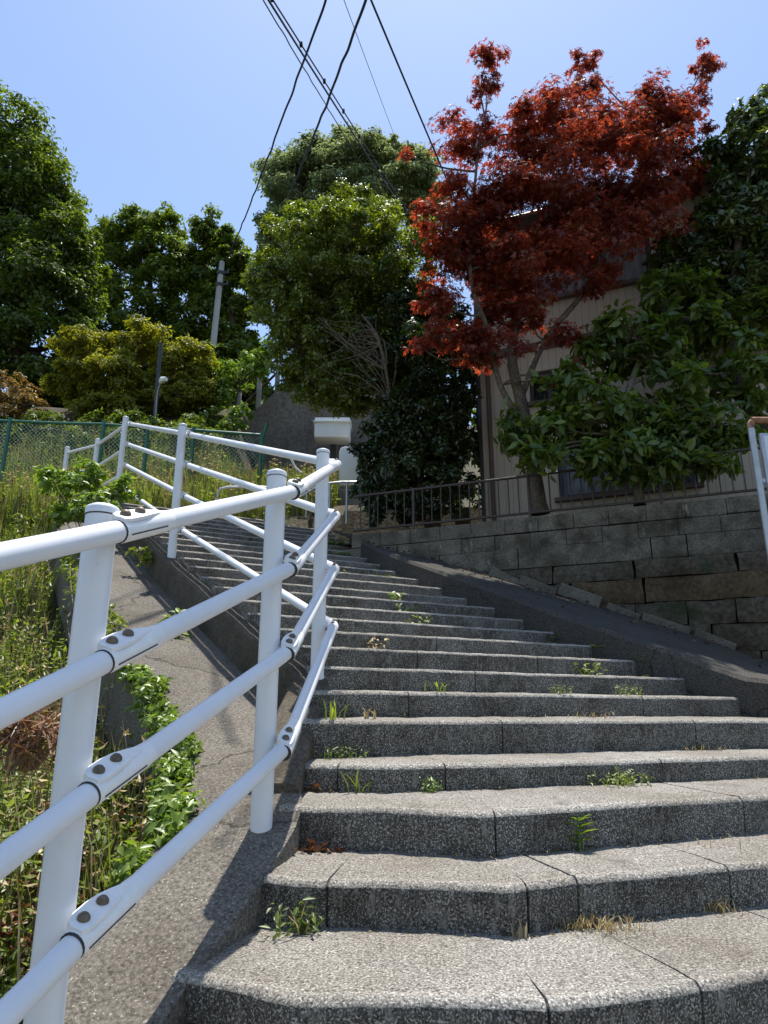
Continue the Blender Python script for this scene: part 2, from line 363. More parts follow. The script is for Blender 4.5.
# ------------------------------------------------------------------ stair plan
O = np.array([.02, 3.97]); e = np.array([math.cos(R(26)), math.sin(R(26))]); nrm = np.array([-e[1], e[0]])
RIS, TRD = .147, .353
def hz(x, y): return .142 + RIS / TRD * ((x - O[0]) * nrm[0] + (y - O[1]) * nrm[1])
KTOP = 24
noses = {
 -3: (-1.135, [(-1.3, .95), (.2, .55), (1.2, .75), (3.0, 1.5)]),
 -2: (-.975, [(-1.1, 1.25), (.2, 1.0), (1.1, 1.2), (3.0, 1.95)]),
 -1: (-.815, [(-.9, 1.75), (.0, 1.5), (.6, 1.5), (1.1, 1.68), (3.0, 2.42)]),
 0: (-.655, [(-.575, 2.18), (-.555, 2.17), (-.42, 2.11), (-.22, 1.99), (.01, 1.99), (.41, 1.97), (.77, 2.08), (1.04, 2.19), (3.0, 3.02)]),
 1: (-.495, [(-.50, 2.60), (-.44, 2.58), (-.27, 2.5), (.01, 2.49), (.26, 2.45), (.39, 2.42), (.59, 2.52), (1.37, 2.80), (3.0, 3.48)]),
 2: (-.325, [(-.41, 2.96), (-.35, 2.95), (-.2, 2.91), (.01, 2.90), (.35, 2.77), (1.70, 3.36), (3.0, 3.93)]),
 3: (-.194, [(-.42, 3.345), (-.33, 3.33), (.01, 3.27), (.38, 3.33), (2.1, 4.05), (3.1, 4.48)]),
 4: (-.008, [(-.42, 3.56), (-.33, 3.58), (.02, 3.64), (.47, 3.83), (2.6, 4.66), (3.1, 4.88)]),
 5: (.142, [(-.42, 3.83), (-.31, 3.86), (.02, 3.98), (.49, 4.24), (2.5, 5.12), (2.75, 5.23)]),
}
Rb = [(3.05, 4.2), (2.72, 4.78), (2.48, 5.1), (2.29, 5.44), (1.97, 5.75), (1.72, 6.0), (1.5, 6.25), (1.18, 6.72), (.85, 7.12), (.55, 7.5), (.07, 8.05), (-.25, 8.7), (-.46, 9.35), (-.75, 10.2), (-.9, 10.9)]   # right boundary of the flight
Lb = [(-.38, 3.9), (-.39, 4.2), (-2.02, 6.72), (-3.83, 9.82), (-4.6, 11.1)]
def isect(p, d, poly):
    for a, b in zip(poly, poly[1:]):
        a, b = np.array(a), np.array(b); q = b - a; den = d[0] * q[1] - d[1] * q[0]
        if abs(den) < 1e-9: continue
        t = ((a[0] - p[0]) * q[1] - (a[1] - p[1]) * q[0]) / den; s_ = ((a[0] - p[0]) * d[1] - (a[1] - p[1]) * d[0]) / den
        if -.001 <= s_ <= 1.001: return t
    return None
right_end = {}
for k in range(6, KTOP + 1):
    p = O + nrm * TRD * (k - 5); z = .142 + RIS * (k - 5) + rng.uniform(-.006, .006)
    tl = isect(p, e, Lb); trr = isect(p, e, Rb)
    if tl is None: tl = -1.9
    if trr is None: trr = 1.5
    right_end[k] = p + e * trr
    noses[k] = (z, [tuple(p + e * (tl - .02)), tuple(p + e * (trr + .04))])
joints = {0: [1.02, 1.46, 2.1], 1: [.34, .98, 1.18, 1.8], 2: [.85, 2.1], 3: [.22, .7, 1.9], 4: [1.1, 2.4], 5: [.6, 2.3], 6: [1.1, 2.3], 7: [.9, 1.9], 8: [1.3], 9: [.7], -1: [1.0]}

stairs = thing('staircase', 'long flight of worn speckled concrete steps climbing between the white railing and block wall', 'stairs', (0, 2, -.8))
def step_mesh(k):
    z, pl = noses[k]
    pts, arc = lerp_poly(pl, step=.022 if k < 6 else .06)
    if joints.get(k):                              # a narrow open joint: five close sections
        add = sorted(list(arc) + [j + q for j in joints[k] if j < arc[-1] - .05 for q in (-.0045, -.003, .0, .003, .0045)])
        pts = [np.array([np.interp(a, arc, [p[i] for p in pts]) for i in (0, 1)]) for a in add]; arc = add
    nxt = noses.get(k + 1)
    r = .03 if k < 6 else .026
    depth = .70 if k < 5 else .5
    rows = []
    for i, (p, s_) in enumerate(zip(pts, arc)):
        sp_ = 16 if k < 6 else 2
        t = pts[min(i + sp_, len(pts) - 1)] - pts[max(i - sp_, 0)]; t /= np.linalg.norm(t); nn = np.array([-t[1], t[0]])
        wob = .004 * vnoise(s_ * 4 + k * 3.1, k * 1.7) + .0022 * vnoise(s_ * 31 + k, 2.)
        zw = .0025 * vnoise(s_ * 3 + k * 2.3, 4.1) + .0015 * vnoise(s_ * 40, k)
        cut = 0.
        for j in joints.get(k, []):
            if abs(s_ - j) < .0035: cut = .016
        q = p + nn * (wob + cut)
        prof = [(depth, depth * .045 + .0), (.30, .30 * .045), (.16, .16 * .045)] if k < 6 else [(depth, .02), (.2, .008)]
        prof = prof + [(.08, .003), (r + .012, .0)] + [(r - r * math.sin(a), -r + r * math.cos(a)) for a in [R(x) for x in (18, 36, 54, 72, 90)]] + [(.002, -.07), (.006, -.12), (.010, -.19), (.012, -.32)]
        row = []
        for m_, (dd, dz) in enumerate(prof):
            jj = 0.0025 * vnoise(s_ * 47 + m_ * 5.1, k * 2.2 + m_) if m_ > 2 else .004 * vnoise(s_ * 8, m_ * 3 + k)
            pq = q + nn * (dd + (jj if dz < -.02 else 0))
            row.append((pq[0], pq[1], z + zw + dz - (cut * .9 if dz > -.01 and dd < .45 else 0) + (jj if dz > -.02 else 0)))
        rows.append(row)
    mb = MB(); mb.grid(rows); nc = len(rows[0]) - 1
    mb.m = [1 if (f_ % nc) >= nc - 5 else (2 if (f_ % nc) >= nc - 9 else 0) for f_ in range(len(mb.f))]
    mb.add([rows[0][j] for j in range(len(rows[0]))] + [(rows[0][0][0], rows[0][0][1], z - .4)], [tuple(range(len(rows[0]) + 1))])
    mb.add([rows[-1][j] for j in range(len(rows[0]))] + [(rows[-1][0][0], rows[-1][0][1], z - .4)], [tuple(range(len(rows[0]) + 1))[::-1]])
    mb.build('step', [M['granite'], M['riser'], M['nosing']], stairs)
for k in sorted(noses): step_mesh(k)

# ------------------------------------------------------------------ left slab and stringer
st = [  # right xy, left xy, z right, z left
 ((-1.35, -1.2), (-1.75, -1.1), -2.2), ((-.9, .8), (-1.22, .85), -1.29), ((-.70, 1.7), (-.98, 1.75), -.892), ((-.56, 2.17), (-.88, 2.2), -.682), ((-.38, 2.85), (-.81, 2.9), -.385),
 ((-.42, 3.3), (-.86, 3.3), -.245), ((-.46, 3.8), (-1.0, 3.70), -.11), ((-.52, 4.2), (-1.15, 4.0), -.0), ((-1.00, 5.0), (-1.64, 4.68), .36), ((-2.12, 6.7), (-2.76, 6.36), 1.22), ((-3.93, 9.8), (-4.55, 9.5), 2.66)]
def interp_st(n):
    A = [np.array([*a, *b, z]) for a, b, z in st]
    return smooth_poly(A, n)
mb = MB(); rows = []
SL = interp_st(7)
for i, q in enumerate(SL):
    a, b_ = np.array(q[:2]), np.array(q[2:4]); p = a - (b_ - a) * .13; row = [(p[0], p[1], q[4] - .45)]
    for t in np.linspace(-.12, 1, 9):
        p = a + (b_ - a) * t; row.append((p[0], p[1], q[4] + .006 * vnoise(i * .9, t * 4.) - (.02 if t > .97 else 0)))
    p = b_ + (b_ - a) * .04
    row += [(p[0], p[1], q[4] - .03), (p[0], p[1], q[4] - .6)]
    rows.append(row)
mb.grid(rows); slab = mb.build('path', M['slab']); tag(slab, 'narrow worn concrete slab path beside the steps under the white railing', 'path', kind='structure')

sc_ = [(-.45, 3.12, -.262), (-.45, 3.4, -.125), (-.43, 3.9, .09), (-.405, 4.2, .235), (-.76, 4.74, .49), (-2.05, 6.7, 1.49), (-3.86, 9.8, 2.94), (-4.6, 11.1, 3.2)]
pts, _ = lerp_poly(sc_, step=.09)
mb = MB(); rows = []
for i, p in enumerate(pts):
    t = (pts[min(i + 1, len(pts) - 1)] - pts[max(i - 1, 0)])[:2]; t /= np.linalg.norm(t); nn = np.array([t[1], -t[0]])
    wl, wr = .10, .085
    if p[1] < 4.15: wl, wr = .10 + .02, .10
    j = .006 * vnoise(i * .7, 1.1)
    prof = [(-wl, -.75), (-wl, -.02), (-wl + .018, j), (0, j + .002), (wr - .02, j), (wr, -.02), (wr, -.6)]
    rows.append([(p[0] + nn[0] * a, p[1] + nn[1] * a, p[2] + dz) for a, dz in prof])
mb.grid(rows); n_ = len(rows[0])
mb.add(rows[0], [tuple(range(n_))[::-1]]); mb.add(rows[-1], [tuple(range(n_))])
o = mb.build('kerb_wall', M['kerbdark'], smooth=True); tag(o, 'low dark concrete stringer wall carrying the upper white posts along the steps', 'kerb wall')

# ------------------------------------------------------------------ right ramp, retaining wall
W0 = np.array([-.15, 8.77]); wd = np.array([.9296, -.3686]); wn = np.array([-wd[1], wd[0]])   # wn points into the yard
ZT = 2.27
def wall_pt(u, v, off=0.):
    r = ray(u, v); o_ = W0 + wn * off
    s_ = (r[0] * o_[1] - r[1] * o_[0]) / (wd[0] * r[1] - wd[1] * r[0]); p = o_ + wd * s_
    return s_, np.array([p[0], p[1], r[2] / r[1] * p[1]])
inner = []
for k, u_ in ((5, None),): pass
rb3 = []
for (x, y) in Rb:
    zz = max(min(hz(x, y), 2.9), -.3)
    rb3.append((x, y, zz))
base_px = [(330, 531), (372, 546), (430, 558), (492, 574), (600, 606), (688, 632), (768, 660), (900, 708)]
wb = [wall_pt(*q)[1] for q in base_px]
far_line, _ = lerp_poly(wb[::-1], n=26)
near = [(x, y, z + .17) for x, y, z in rb3]
near[0] = (3.12, 4.2, .02); near[1] = (2.75, 4.78, .22)
near_line, _ = lerp_poly(near[:13], n=26)
mb = MB(); rows = []
for a, b_ in zip(near_line, far_line):
    row = [(a[0] - .015, a[1] - .01, a[2] - .7), (a[0] - .012, a[1], a[2] - .03), (a[0] + .015, a[1] + .012, a[2])]
    for t in np.linspace(.1, 1.06, 8):
        p = a + (b_ - a) * t; row.append((p[0], p[1], p[2] + .012 * vnoise(p[0] * 3, p[1] * 3)))
    rows.append(row)
mb.grid(rows); o = mb.build('ramp', M['ramp']); tag(o, 'dark sloping asphalt ramp strip between the steps and the block wall', 'ramp', kind='structure')

wall = thing('retaining_wall', 'mossy retaining wall of concrete blocks over old rough stones', 'wall', (W0[0], W0[1], 1.0))
ax3 = [np.array([wd[0], wd[1], 0]), np.array([wn[0], wn[1], 0]), np.array([0, 0, 1])]
def wp(s_, off, z): p = W0 + wd * s_ + wn * off; return np.array([p[0], p[1], z])
core = MB(); core.box(wp(3.0, .22, .9), (6.6, .22, 2.5), ax3); core.build('core', M['kerbdark'], wall, smooth=False)
# two block courses
rb_ = random.Random(3)
for c_, (z0, z1) in enumerate(((2.085, 2.265), (1.895, 2.079))):
    mb = MB(); s_ = -.28 - .2 * c_
    while s_ < 6.2:
        L = .40 * rb_.uniform(.96, 1.05)
        mb.box(wp(s_ + L / 2, .055 + rb_.uniform(-.006, .006), (z0 + z1) / 2 + rb_.uniform(-.003, .003)), (L - .004, .15, z1 - z0 - .003), ax3, bev=.008); s_ += L
    mb.build('block_course', M['block'], wall, smooth=False)
# broad smoother band below, then rough stones
mb = MB(); s_ = -.4
for L in (1.3, .95, 1.45, .36, 2.3, .9):
    mb.box(wp(s_ + L / 2, .04, 1.77), (L - .01, .2, .236), ax3, bev=.008); s_ += L
mb.build('concrete_band', M['block'], wall, smooth=False)
mb1, mb2 = MB(), MB(); zz = 1.645
def stone(mbx, s0, s1, z0, z1, off):
    import bmesh
    bm = bmesh.new(); bmesh.ops.create_cube(bm, size=1)
    bmesh.ops.subdivide_edges(bm, edges=list(bm.edges), cuts=3, use_grid_fill=True)
    for q in bm.verts:
        x, y, z = q.co * 2; l = max(abs(x), abs(z)); f = 1 - .05 * max(0, l - .55)
        q.co = Vector((x * f / 2 * (s1 - s0), y / 2 * .26 * (1 - .25 * max(0, l - .5)), z * f / 2 * (z1 - z0)))
        kx = (s0 * 7 + q.co.x * 6, q.co.z * 9 + z0 * 5, q.co.y * 6)
        q.co += Vector((.012 * vnoise(*kx), .028 * vnoise(kx[1], kx[0], kx[2]), .012 * vnoise(kx[2], kx[0], kx[1])))
    vs_ = [wp((s0 + s1) / 2 + q.co.x, off + q.co.y, (z0 + z1) / 2 + q.co.z) for q in bm.verts]
    bm.verts.index_update(); mbx.add(vs_, [tuple(q.index for q in f.verts) for f in bm.faces]); bm.free()
for row, h in enumerate((.20, .27, .25, .28, .32, .3)):
    s_ = .2 + row * .23
    while s_ < 6.1:
        L = rb_.uniform(.75, 1.25) if row < 2 else rb_.uniform(.35, .7)
        tgt = mb2 if (row == 1 and 3.0 < s_ < 3.75) or rb_.random() < .08 else mb1
        stone(tgt, s_ + .002, s_ + L - .002, zz - h + .001, zz - .001, .03 + rb_.uniform(-.02, .02)); s_ += L
    zz -= h
mb1.build('stone_course', M['stone'], wall); o = mb2.build('stained_stones', M['rust_stone'], wall)
# yard behind the wall
mb = MB(); rows = []
for s_ in np.linspace(-1.2, 14, 30):
    rows.append([tuple(wp(s_, off, 2.21 + .02 * vnoise(s_ * 2, off))) for off in (.25, .8, 1.6, 3, 6, 9)])
mb.grid(rows); o = mb.build('yard_ground', M['soil']); tag(o, kind='structure')
# line of pale kerb stones along the wall foot
kerb = thing('kerb', 'broken row of pale kerb stones lying along the foot of the block wall', 'kerb', tuple(wp(2.2, -.1, 1.1)))
for (u0, v0, u1, v1, hh, off, ti) in ((490, 574, 517, 588, .15, -.14, 0), (519, 583, 556, 597, .15, -.13, .02), (558, 592, 600, 607, .17, -.14, -.02), (607, 607, 640, 620, .10, -.12, .03), (642, 618, 690, 634, .11, -.12, 0), (694, 634, 735, 650, .11, -.1, .03)):
    a, b_ = wall_pt(u0, v0, off)[1], wall_pt(u1, v1, off)[1]; hh *= .8
    d_ = b_ - a; L = np.linalg.norm(d_); d_ /= L; sd_ = np.array([wn[0], wn[1], 0]); up = np.cross(d_, -sd_); up = up if up[2] > 0 else -up
    mb = MB(); mb.box((a + b_) / 2 + up * (hh / 2 - .03), (L * .99, .13, hh), [d_, sd_, up], bev=.012); mb.build('kerb_stone', M['kerbstone'], kerb, smooth=False)

# ------------------------------------------------------------------ brown railing on the block wall
rail = thing('railing', 'low brown metal railing with thin uprights on top of the block wall', 'railing', tuple(wp(0, .08, ZT)))
for z, r_ in ((ZT + .075, .016), (ZT + .54, .018)):
    mb = MB(); mb.tube([wp(-.3, .08, z), wp(6.2, .08, z)], r_, 8); mb.build('rail', M['brownrail'], rail)
bal = None
for i in range(52):
    s_ = -.2 + i * .122
    if i % 12 == 6:
        mb = MB(); mb.tube([wp(s_, .08, ZT - .02), wp(s_, .08, ZT + .56)], .02, 8); mb.build('post', M['brownrail'], rail)
    else:
        mb = MB(); mb.tube([wp(s_, .08, ZT + .075), wp(s_, .08, ZT + .54)], .008, 6); mb.build('baluster', M['brownrail'], rail)

# ------------------------------------------------------------------ house
HO = 1.62
def hp(s_, off, z): return wp(s_, HO + off, z)
s_left = wall_pt(482, 440, HO)[0]
house = thing('house', 'beige two storey house with vertical board siding behind the maple', 'house', tuple(hp(s_left, 0, 2.2)))
HL, HD, HT = 4.4, 5.0, 7.45
def win_rect(s0, s1, z0, z1): return (s0, s1, z0, z1)
wins = [win_rect(2.16, 3.95, 2.95, 3.80), win_rect(1.84, 2.42, 4.45, 4.95), win_rect(2.0, 3.72, 6.12, 7.05), win_rect(4.2, 5.0, 6.12, 7.05)]
# front wall with real openings, built from a grid of cells
xs = sorted(set([s_left, s_left + HL] + [q for w_ in wins for q in w_[:2]])); zs = sorted(set([2.15, HT] + [q for w_ in wins for q in w_[2:]]))
mb = MB()
for x0, x1 in zip(xs, xs[1:]):
    for z0, z1 in zip(zs, zs[1:]):
        cx, cz = (x0 + x1) / 2, (z0 + z1) / 2
        if any(w_[0] < cx < w_[1] and w_[2] < cz < w_[3] for w_ in wins): continue
        mb.add([hp(x0, 0, z0), hp(x1, 0, z0), hp(x1, 0, z1), hp(x0, 0, z1)], [(0, 1, 2, 3)])
mb.add([hp(s_left, 0, 2.15), hp(s_left, HD, 2.15), hp(s_left, HD, HT), hp(s_left, 0, HT)], [(0, 1, 2, 3)])
mb.add([hp(s_left + HL, 0, 2.15), hp(s_left + HL, HD, 2.15), hp(s_left + HL, HD, HT), hp(s_left + HL, 0, HT)], [(3, 2, 1, 0)])
mb.add([hp(s_left, HD, 2.15), hp(s_left + HL, HD, 2.15), hp(s_left + HL, HD, HT), hp(s_left, HD, HT)], [(0, 1, 2, 3)])
for (s0, s1, z0, z1) in wins:
    mb.add([hp(s0, 0, z0), hp(s0, .14, z0), hp(s0, .14, z1), hp(s0, 0, z1)], [(0, 1, 2, 3)]); mb.add([hp(s1, 0, z0), hp(s1, .14, z0), hp(s1, .14, z1), hp(s1, 0, z1)], [(0, 1, 2, 3)])
    mb.add([hp(s0, 0, z0), hp(s1, 0, z0), hp(s1, .14, z0), hp(s0, .14, z0)], [(0, 1, 2, 3)]); mb.add([hp(s0, 0, z1), hp(s1, 0, z1), hp(s1, .14, z1), hp(s0, .14, z1)], [(0, 1, 2, 3)])
hw = mb.build('wall', M['siding'], house, smooth=False)
for i, (s0, s1, z0, z1) in enumerate(wins):
    mb = MB(); t_ = .05
    for a, b_, c_, d_ in ((s0, s1, z0, z0 + t_), (s0, s1, z1 - t_, z1), (s0, s0 + t_, z0 + t_, z1 - t_), (s1 - t_, s1, z0 + t_, z1 - t_), ((s0 + s1) / 2 - .03, (s0 + s1) / 2 + .03, z0 + t_, z1 - t_)):
        mb.box(hp((a + b_) / 2, .08, (c_ + d_) / 2), (b_ - a, .06, d_ - c_), ax3)
    wf = mb.build('window', M['frame'], house, smooth=False)
    wf['_o'] = house['_o']
    mb = MB(); mb.box(hp((s0 + s1) / 2, .085, (z0 + z1) / 2), (s1 - s0 - 2 * t_ + .004, .006, z1 - z0 - 2 * t_ + .004), ax3); mb.build('pane', M['glass'], wf, smooth=False)
    if i != 1:
        rows = []
        for z in (z0 - .02, z1 + .02): rows.append([tuple(hp(s, .17 + .03 * math.sin(s * 46), z)) for s in np.linspace(s0 - .03, s1 + .03, 90)])
        mb = MB(); mb.grid(rows); mb.build('curtain', M['curtain'], wf)
    else:
        mb = MB(); mb.box(hp((s0 + s1) / 2, .3, (z0 + z1) / 2), (s1 - s0 + .2, .02, z1 - z0 + .2), ax3); mb.build('blind', M['darkmetal'], wf, smooth=False)
    mb = MB(); mb.box(hp((s0 + s1) / 2, -.035, z0 - .035), (s1 - s0 + .12, .11, .055), ax3); mb.build('sill', M['fasc'], wf, smooth=False)
mb = MB(); mb.box(hp(s_left + HL / 2, -.015, 5.35), (HL + .02, .04, .13), ax3); mb.build('belt_trim', M['fasc'], house, smooth=False)
mb = MB(); mb.box(hp(s_left - .012, -.012, (2.15 + HT) / 2), (.05, .06, HT - 2.15), ax3); mb.build('corner_trim', M['frame'], house, smooth=False)
mb = MB(); ov = .25
r1, r2, r3, r4 = hp(s_left - ov, -ov, HT + .01), hp(s_left + HL + ov, -ov, HT + .01), hp(s_left + HL + ov, HD + ov, HT + .01), hp(s_left - ov, HD + ov, HT + .01)
q1, q2 = hp(s_left + 1.8, HD / 2, HT + .75), hp(s_left + HL - 1.8, HD / 2, HT + .75)
up = np.array([0, 0, .12]); mb.add([r1, r2, r3, r4, r1 + up, r2 + up, r3 + up, r4 + up, q1, q2], [(3, 2, 1, 0), (0, 1, 5, 4), (1, 2, 6, 5), (2, 3, 7, 6), (3, 0, 4, 7), (4, 5, 9, 8), (5, 6, 9), (6, 7, 8, 9), (7, 4, 8)])
mb.build('roof', M['tile'], house, smooth=False)
mb = MB(); mb.tube([hp(s_left - ov, -ov - .05, HT), hp(s_left + HL + ov, -ov - .05, HT)], .055, 10); mb.build('gutter', M['frame'], house)
mb = MB(); mb.tube(smooth_poly([hp(s_left + .14, -ov - .05, HT - .03), hp(s_left + .14, -.08, HT - .35), hp(s_left + .14, -.06, HT - .7), hp(s_left + .14, -.06, 2.2)], 3), .033, 10); mb.build('downpipe', M['fasc'], house)

# ------------------------------------------------------------------ white guard railing
PD, RR = .041, .0285
P_ = {0: (-1.11, .35, -1.385), 1: (-.735, 1.78, -.80), 2: (-.455, 2.85, -.38), 3: (-.385, 4.2, .24), 4: (-2.05, 6.7, 1.49), 5: (-3.86, 9.8, 2.94), 6: (-4.63, 10.7, 2.98), 7: (-5.29, 11.1, 3.0)}
HTS = (0, 1, 2, 3)
HT_ = {0: (1.265, .94, .66, .385), 1: (1.265, .945, .65, .345), 2: (1.295, .97, .635, .275), 3: (1.30, .965, .63, .285), 4: (1.29, .96, .63, .28), 5: (1.29, .96, .63, .28)}
guard = thing('guard_railing', 'white pipe guard railing with four bars bending up beside the steps', 'railing', (-.744, 1.78, -.862))
pv = {k: np.array(p) for k, p in P_.items()}
def offs(a, b): d = (pv[b] - pv[a])[:2]; d /= np.linalg.norm(d); return np.array([d[1], -d[0], 0])
OFF = .082
rp = {}
n01, n12, n23, n34, n45, n56 = offs(1, 2), offs(1, 2), offs(2, 3), offs(3, 4), offs(4, 5), offs(5, 6)
def corner(na, nb): m_ = na + nb; m_ /= np.linalg.norm(m_); return m_ / max(.5, float(np.dot(m_, na)))
rp[0] = pv[0] + n01 * OFF; rp[1] = pv[1] + n12 * OFF; rp[2] = pv[2] + corner(n12, n23) * OFF; rp[3] = pv[3] + corner(n23, n34) * OFF * 1.05
rp[4] = pv[4] + corner(n34, n45) * OFF; rp[5] = pv[5] + n45 * OFF
# posts with rounded caps
def post(k, h=None, r=PD):
    h = h or (1.335 if k == 1 else 1.39)
    p = pv[k]; mb = MB(); zt = p[2] + h
    mb.tube([(p[0], p[1], p[2] - .12), (p[0], p[1], zt - .028)], r, 20)
    mb.tube([(p[0], p[1], zt - .027), (p[0], p[1], zt - .012), (p[0], p[1], zt - .006), (p[0], p[1], zt)], [r * 1.045, r * 1.045, r * .97, r * .7], 20)
    o = mb.build('post', M['white'], guard)
    if k < 5:
        b_ = MB(); b_.tube([(p[0], p[1], zt - .0305), (p[0], p[1], zt - .0255)], r * 1.03, 20); b_.build('cap_seam', M['ring'], o)
for k in range(6): post(k)
post(6, 1.36, .036); post(7, 1.36, .036)
for h in HTS:
    for a, b_ in ((0, 1), (1, 2), (2, 3), (3, 4), (4, 5)):
        A, B = rp[a] + (0, 0, HT_[a][h]), rp[b_] + (0, 0, HT_[b_][h]); d_ = (B - A) / np.linalg.norm(B - A)
        mb = MB(); mb.tube([A, B], RR, 18); mb.build('rail', M['white'], guard)
    # elbow knuckle at the sharp bend beside the third post
    c_ = rp[3] + (0, 0, HT_[3][h])
    d1 = rp[2] - rp[3]; d1 /= np.linalg.norm(d1); d2 = rp[4] - rp[3]; d2 /= np.linalg.norm(d2)
    mb = MB(); mb.tube(smooth_poly([c_ + d1 * .07, c_ + d1 * .02 , c_ + (d1 + d2) * .004, c_ + d2 * .02, c_ + d2 * .07], 3), RR * 1.09, 14)
    inw = pv[3] + (0, 0, HT_[3][h]); mb.tube([c_, inw], .014, 8)
    cl = mb.build('clamp', M['clampw'], guard)
    for q in (.045, .0):
        mb = MB(); pp = c_ + d1 * q + np.array([0, 0, RR * 1.05]); mb.tube([pp, pp + (0, 0, .007), pp + (0, 0, .011)], [.012, .010, .004], 10); mb.build('bolt', M['bolt'], cl)
    for k in (0, 1, 2, 4, 5):
        nk = {0: n12, 1: n12, 2: n23, 4: n45, 5: n45}[k]
        nxt = {0: 1, 1: 2, 2: 3, 4: 5, 5: 4}[k]
        c_ = rp[k] + (0, 0, HT_[k][h]); d_ = rp[nxt] + (0, 0, HT_[nxt][h]) - c_; d_ /= np.linalg.norm(d_)
        if k == 5: d_ = -d_
        side = np.cross(d_, [0, 0, 1]); side /= np.linalg.norm(side); up_ = np.cross(side, d_)
        outw = up_ * .94 + side * .34
        tang = np.cross(outw, d_); outw = np.cross(d_, tang)
        mb = MB()
        mb.tube([c_ - d_ * .045, c_ - d_ * .041, c_ + d_ * .16, c_ + d_ * .19], [RR * 1.03, RR * 1.11, RR * 1.11, RR * 1.01], 18)
        rows = []
        for (q, wl_, wr_) in ((-.040, .016, .012), (-.030, .034, .017), (-.005, .042, .020), (.035, .042, .020), (.075, .036, .017), (.11, .026, .012), (.15, .012, .006)):
            hgt = RR * 1.11 + .005 * (1 if q < .08 else max(0, 1 - (q - .08) / .07)); bc = c_ + d_ * q
            rows.append([bc + tang * wl_ * .8 - outw * .004, bc + tang * wl_ + outw * (hgt - .009), bc + tang * wl_ * .94 + outw * hgt, bc + outw * (hgt + .001), bc - tang * wr_ * .94 + outw * hgt, bc - tang * wr_ + outw * (hgt - .009)])
        mb.grid(rows); mb.add(rows[0], [(5, 4, 3, 2, 1, 0)])
        mb.tube([c_, pv[k] + (0, 0, HT_[k][h])], .015, 8)
        cl = mb.build('clamp', M['clampw'], guard)
        rg = MB(); sl_ = side * .93 - up_ * .36; rg.box(c_ + d_ * .055 + sl_ * (RR * 1.105), (.17, .003, .004), [d_, np.cross(sl_, d_), sl_]); rg.tube([c_ - d_ * .049, c_ - d_ * .0445], RR * 1.085, 18); rg.build('seam', M['ring'], cl)
        if k < 3:
            for q in (-.008, .058):
                pp = c_ + d_ * q + tang * .010 + outw * (RR * 1.11 + .005); mb = MB(); mb.tube([pp - outw * .003, pp + outw * .006, pp + outw * .012, pp + outw * .0145], [.0148, .0138, .009, .003], 14); mb.build('bolt', M['bolt'], cl)
for h in (1.25, .85, .45):
    for a, b_ in ((5, 6), (6, 7)):
        mb = MB(); mb.tube([pv[a] + (0, 0, h), pv[b_] + (0, 0, h)], .024, 10); mb.build('rail', M['white'], guard)

# ------------------------------------------------------------------ ground and top of the stairs
ys_ = [-40, -5, .8, 1.7, 2.85, 4.2, 5, 6.65, 8.5, 9.75, 12, 16, 25, 60, 200]
zl_ = [-3.0, -2.3, -1.65, -1.28, -.80, -.48, -.10, .72, 1.70, 2.35, 3.62, 4.5, 6.3, 12, 22]
zh_ = [-3.0, -2.3, -1.65, -1.28, -.80, -.48, -.10, .72, 1.70, 2.35, 3.62, 7.3, 11.2, 22, 42]
def G(x, y):
    L = float(np.interp(y, ys_, zl_)); t_ = min(1, max(0, (-2.5 - x) / 1.2)) if y < 19 else 1; L += (float(np.interp(y, ys_, zh_)) - L) * t_
    if x < -1.5: L -= .10 * min(3, (-1.5 - x)) * (1 if y < 9 else max(0, 1 - (y - 9) / 4))
    h = hz(x, y)
    if h < 3.0 and -2.6 - .35 * max(0, y - 6) < x or (h < 3 and x > -1 and y < 12): L = min(L, max(h, -1.5) - .42)
    return L + .04 * vnoise(x * 1.3, y * 1.1)
gx = np.concatenate([np.linspace(-220, -14, 14), np.arange(-13, 9.01, .28), np.linspace(10, 220, 14)])
gy = np.concatenate([np.linspace(-60, -4, 8), np.arange(-3, 17.01, .28), np.linspace(18, 260, 22)])
mb = MB(); mb.grid([[(x, y, G(x, y)) for x in gx] for y in gy]); o = mb.build('ground', M['soil']); tag(o, kind='structure')
# lower landing
mb = MB(); mb.grid([[(x, y, -1.29 + .004 * vnoise(x * 4, y * 4)) for x in np.linspace(-1.2, 4, 20)] for y in np.linspace(-6, 1.7, 24)]); o = mb.build('pavement', M['slab']); tag(o, kind='structure')
# landing and lane rising beyond the top step
kt = O + nrm * TRD * (KTOP - 5); zt0 = noses[KTOP][0]
rows = []
for i, (dist, z) in enumerate(((.2, zt0 + .012), (.7, zt0 + .05), (1.1, zt0 + .22), (2.2, zt0 + .62), (4.2, zt0 + 1.25), (6.5, zt0 + 1.75), (9, zt0 + 2.1))):
    c_ = kt + nrm * .35 * dist + np.array([.0, dist * .85])
    rows.append([(c_[0] + s_ * e[0] + (0 if s_ < 2 else 0), c_[1] + s_ * e[1], z) for s_ in np.linspace(-1.6, 4.6, 14)])
mb = MB(); mb.grid(rows); o = mb.build('road', M['road']); tag(o, kind='structure')

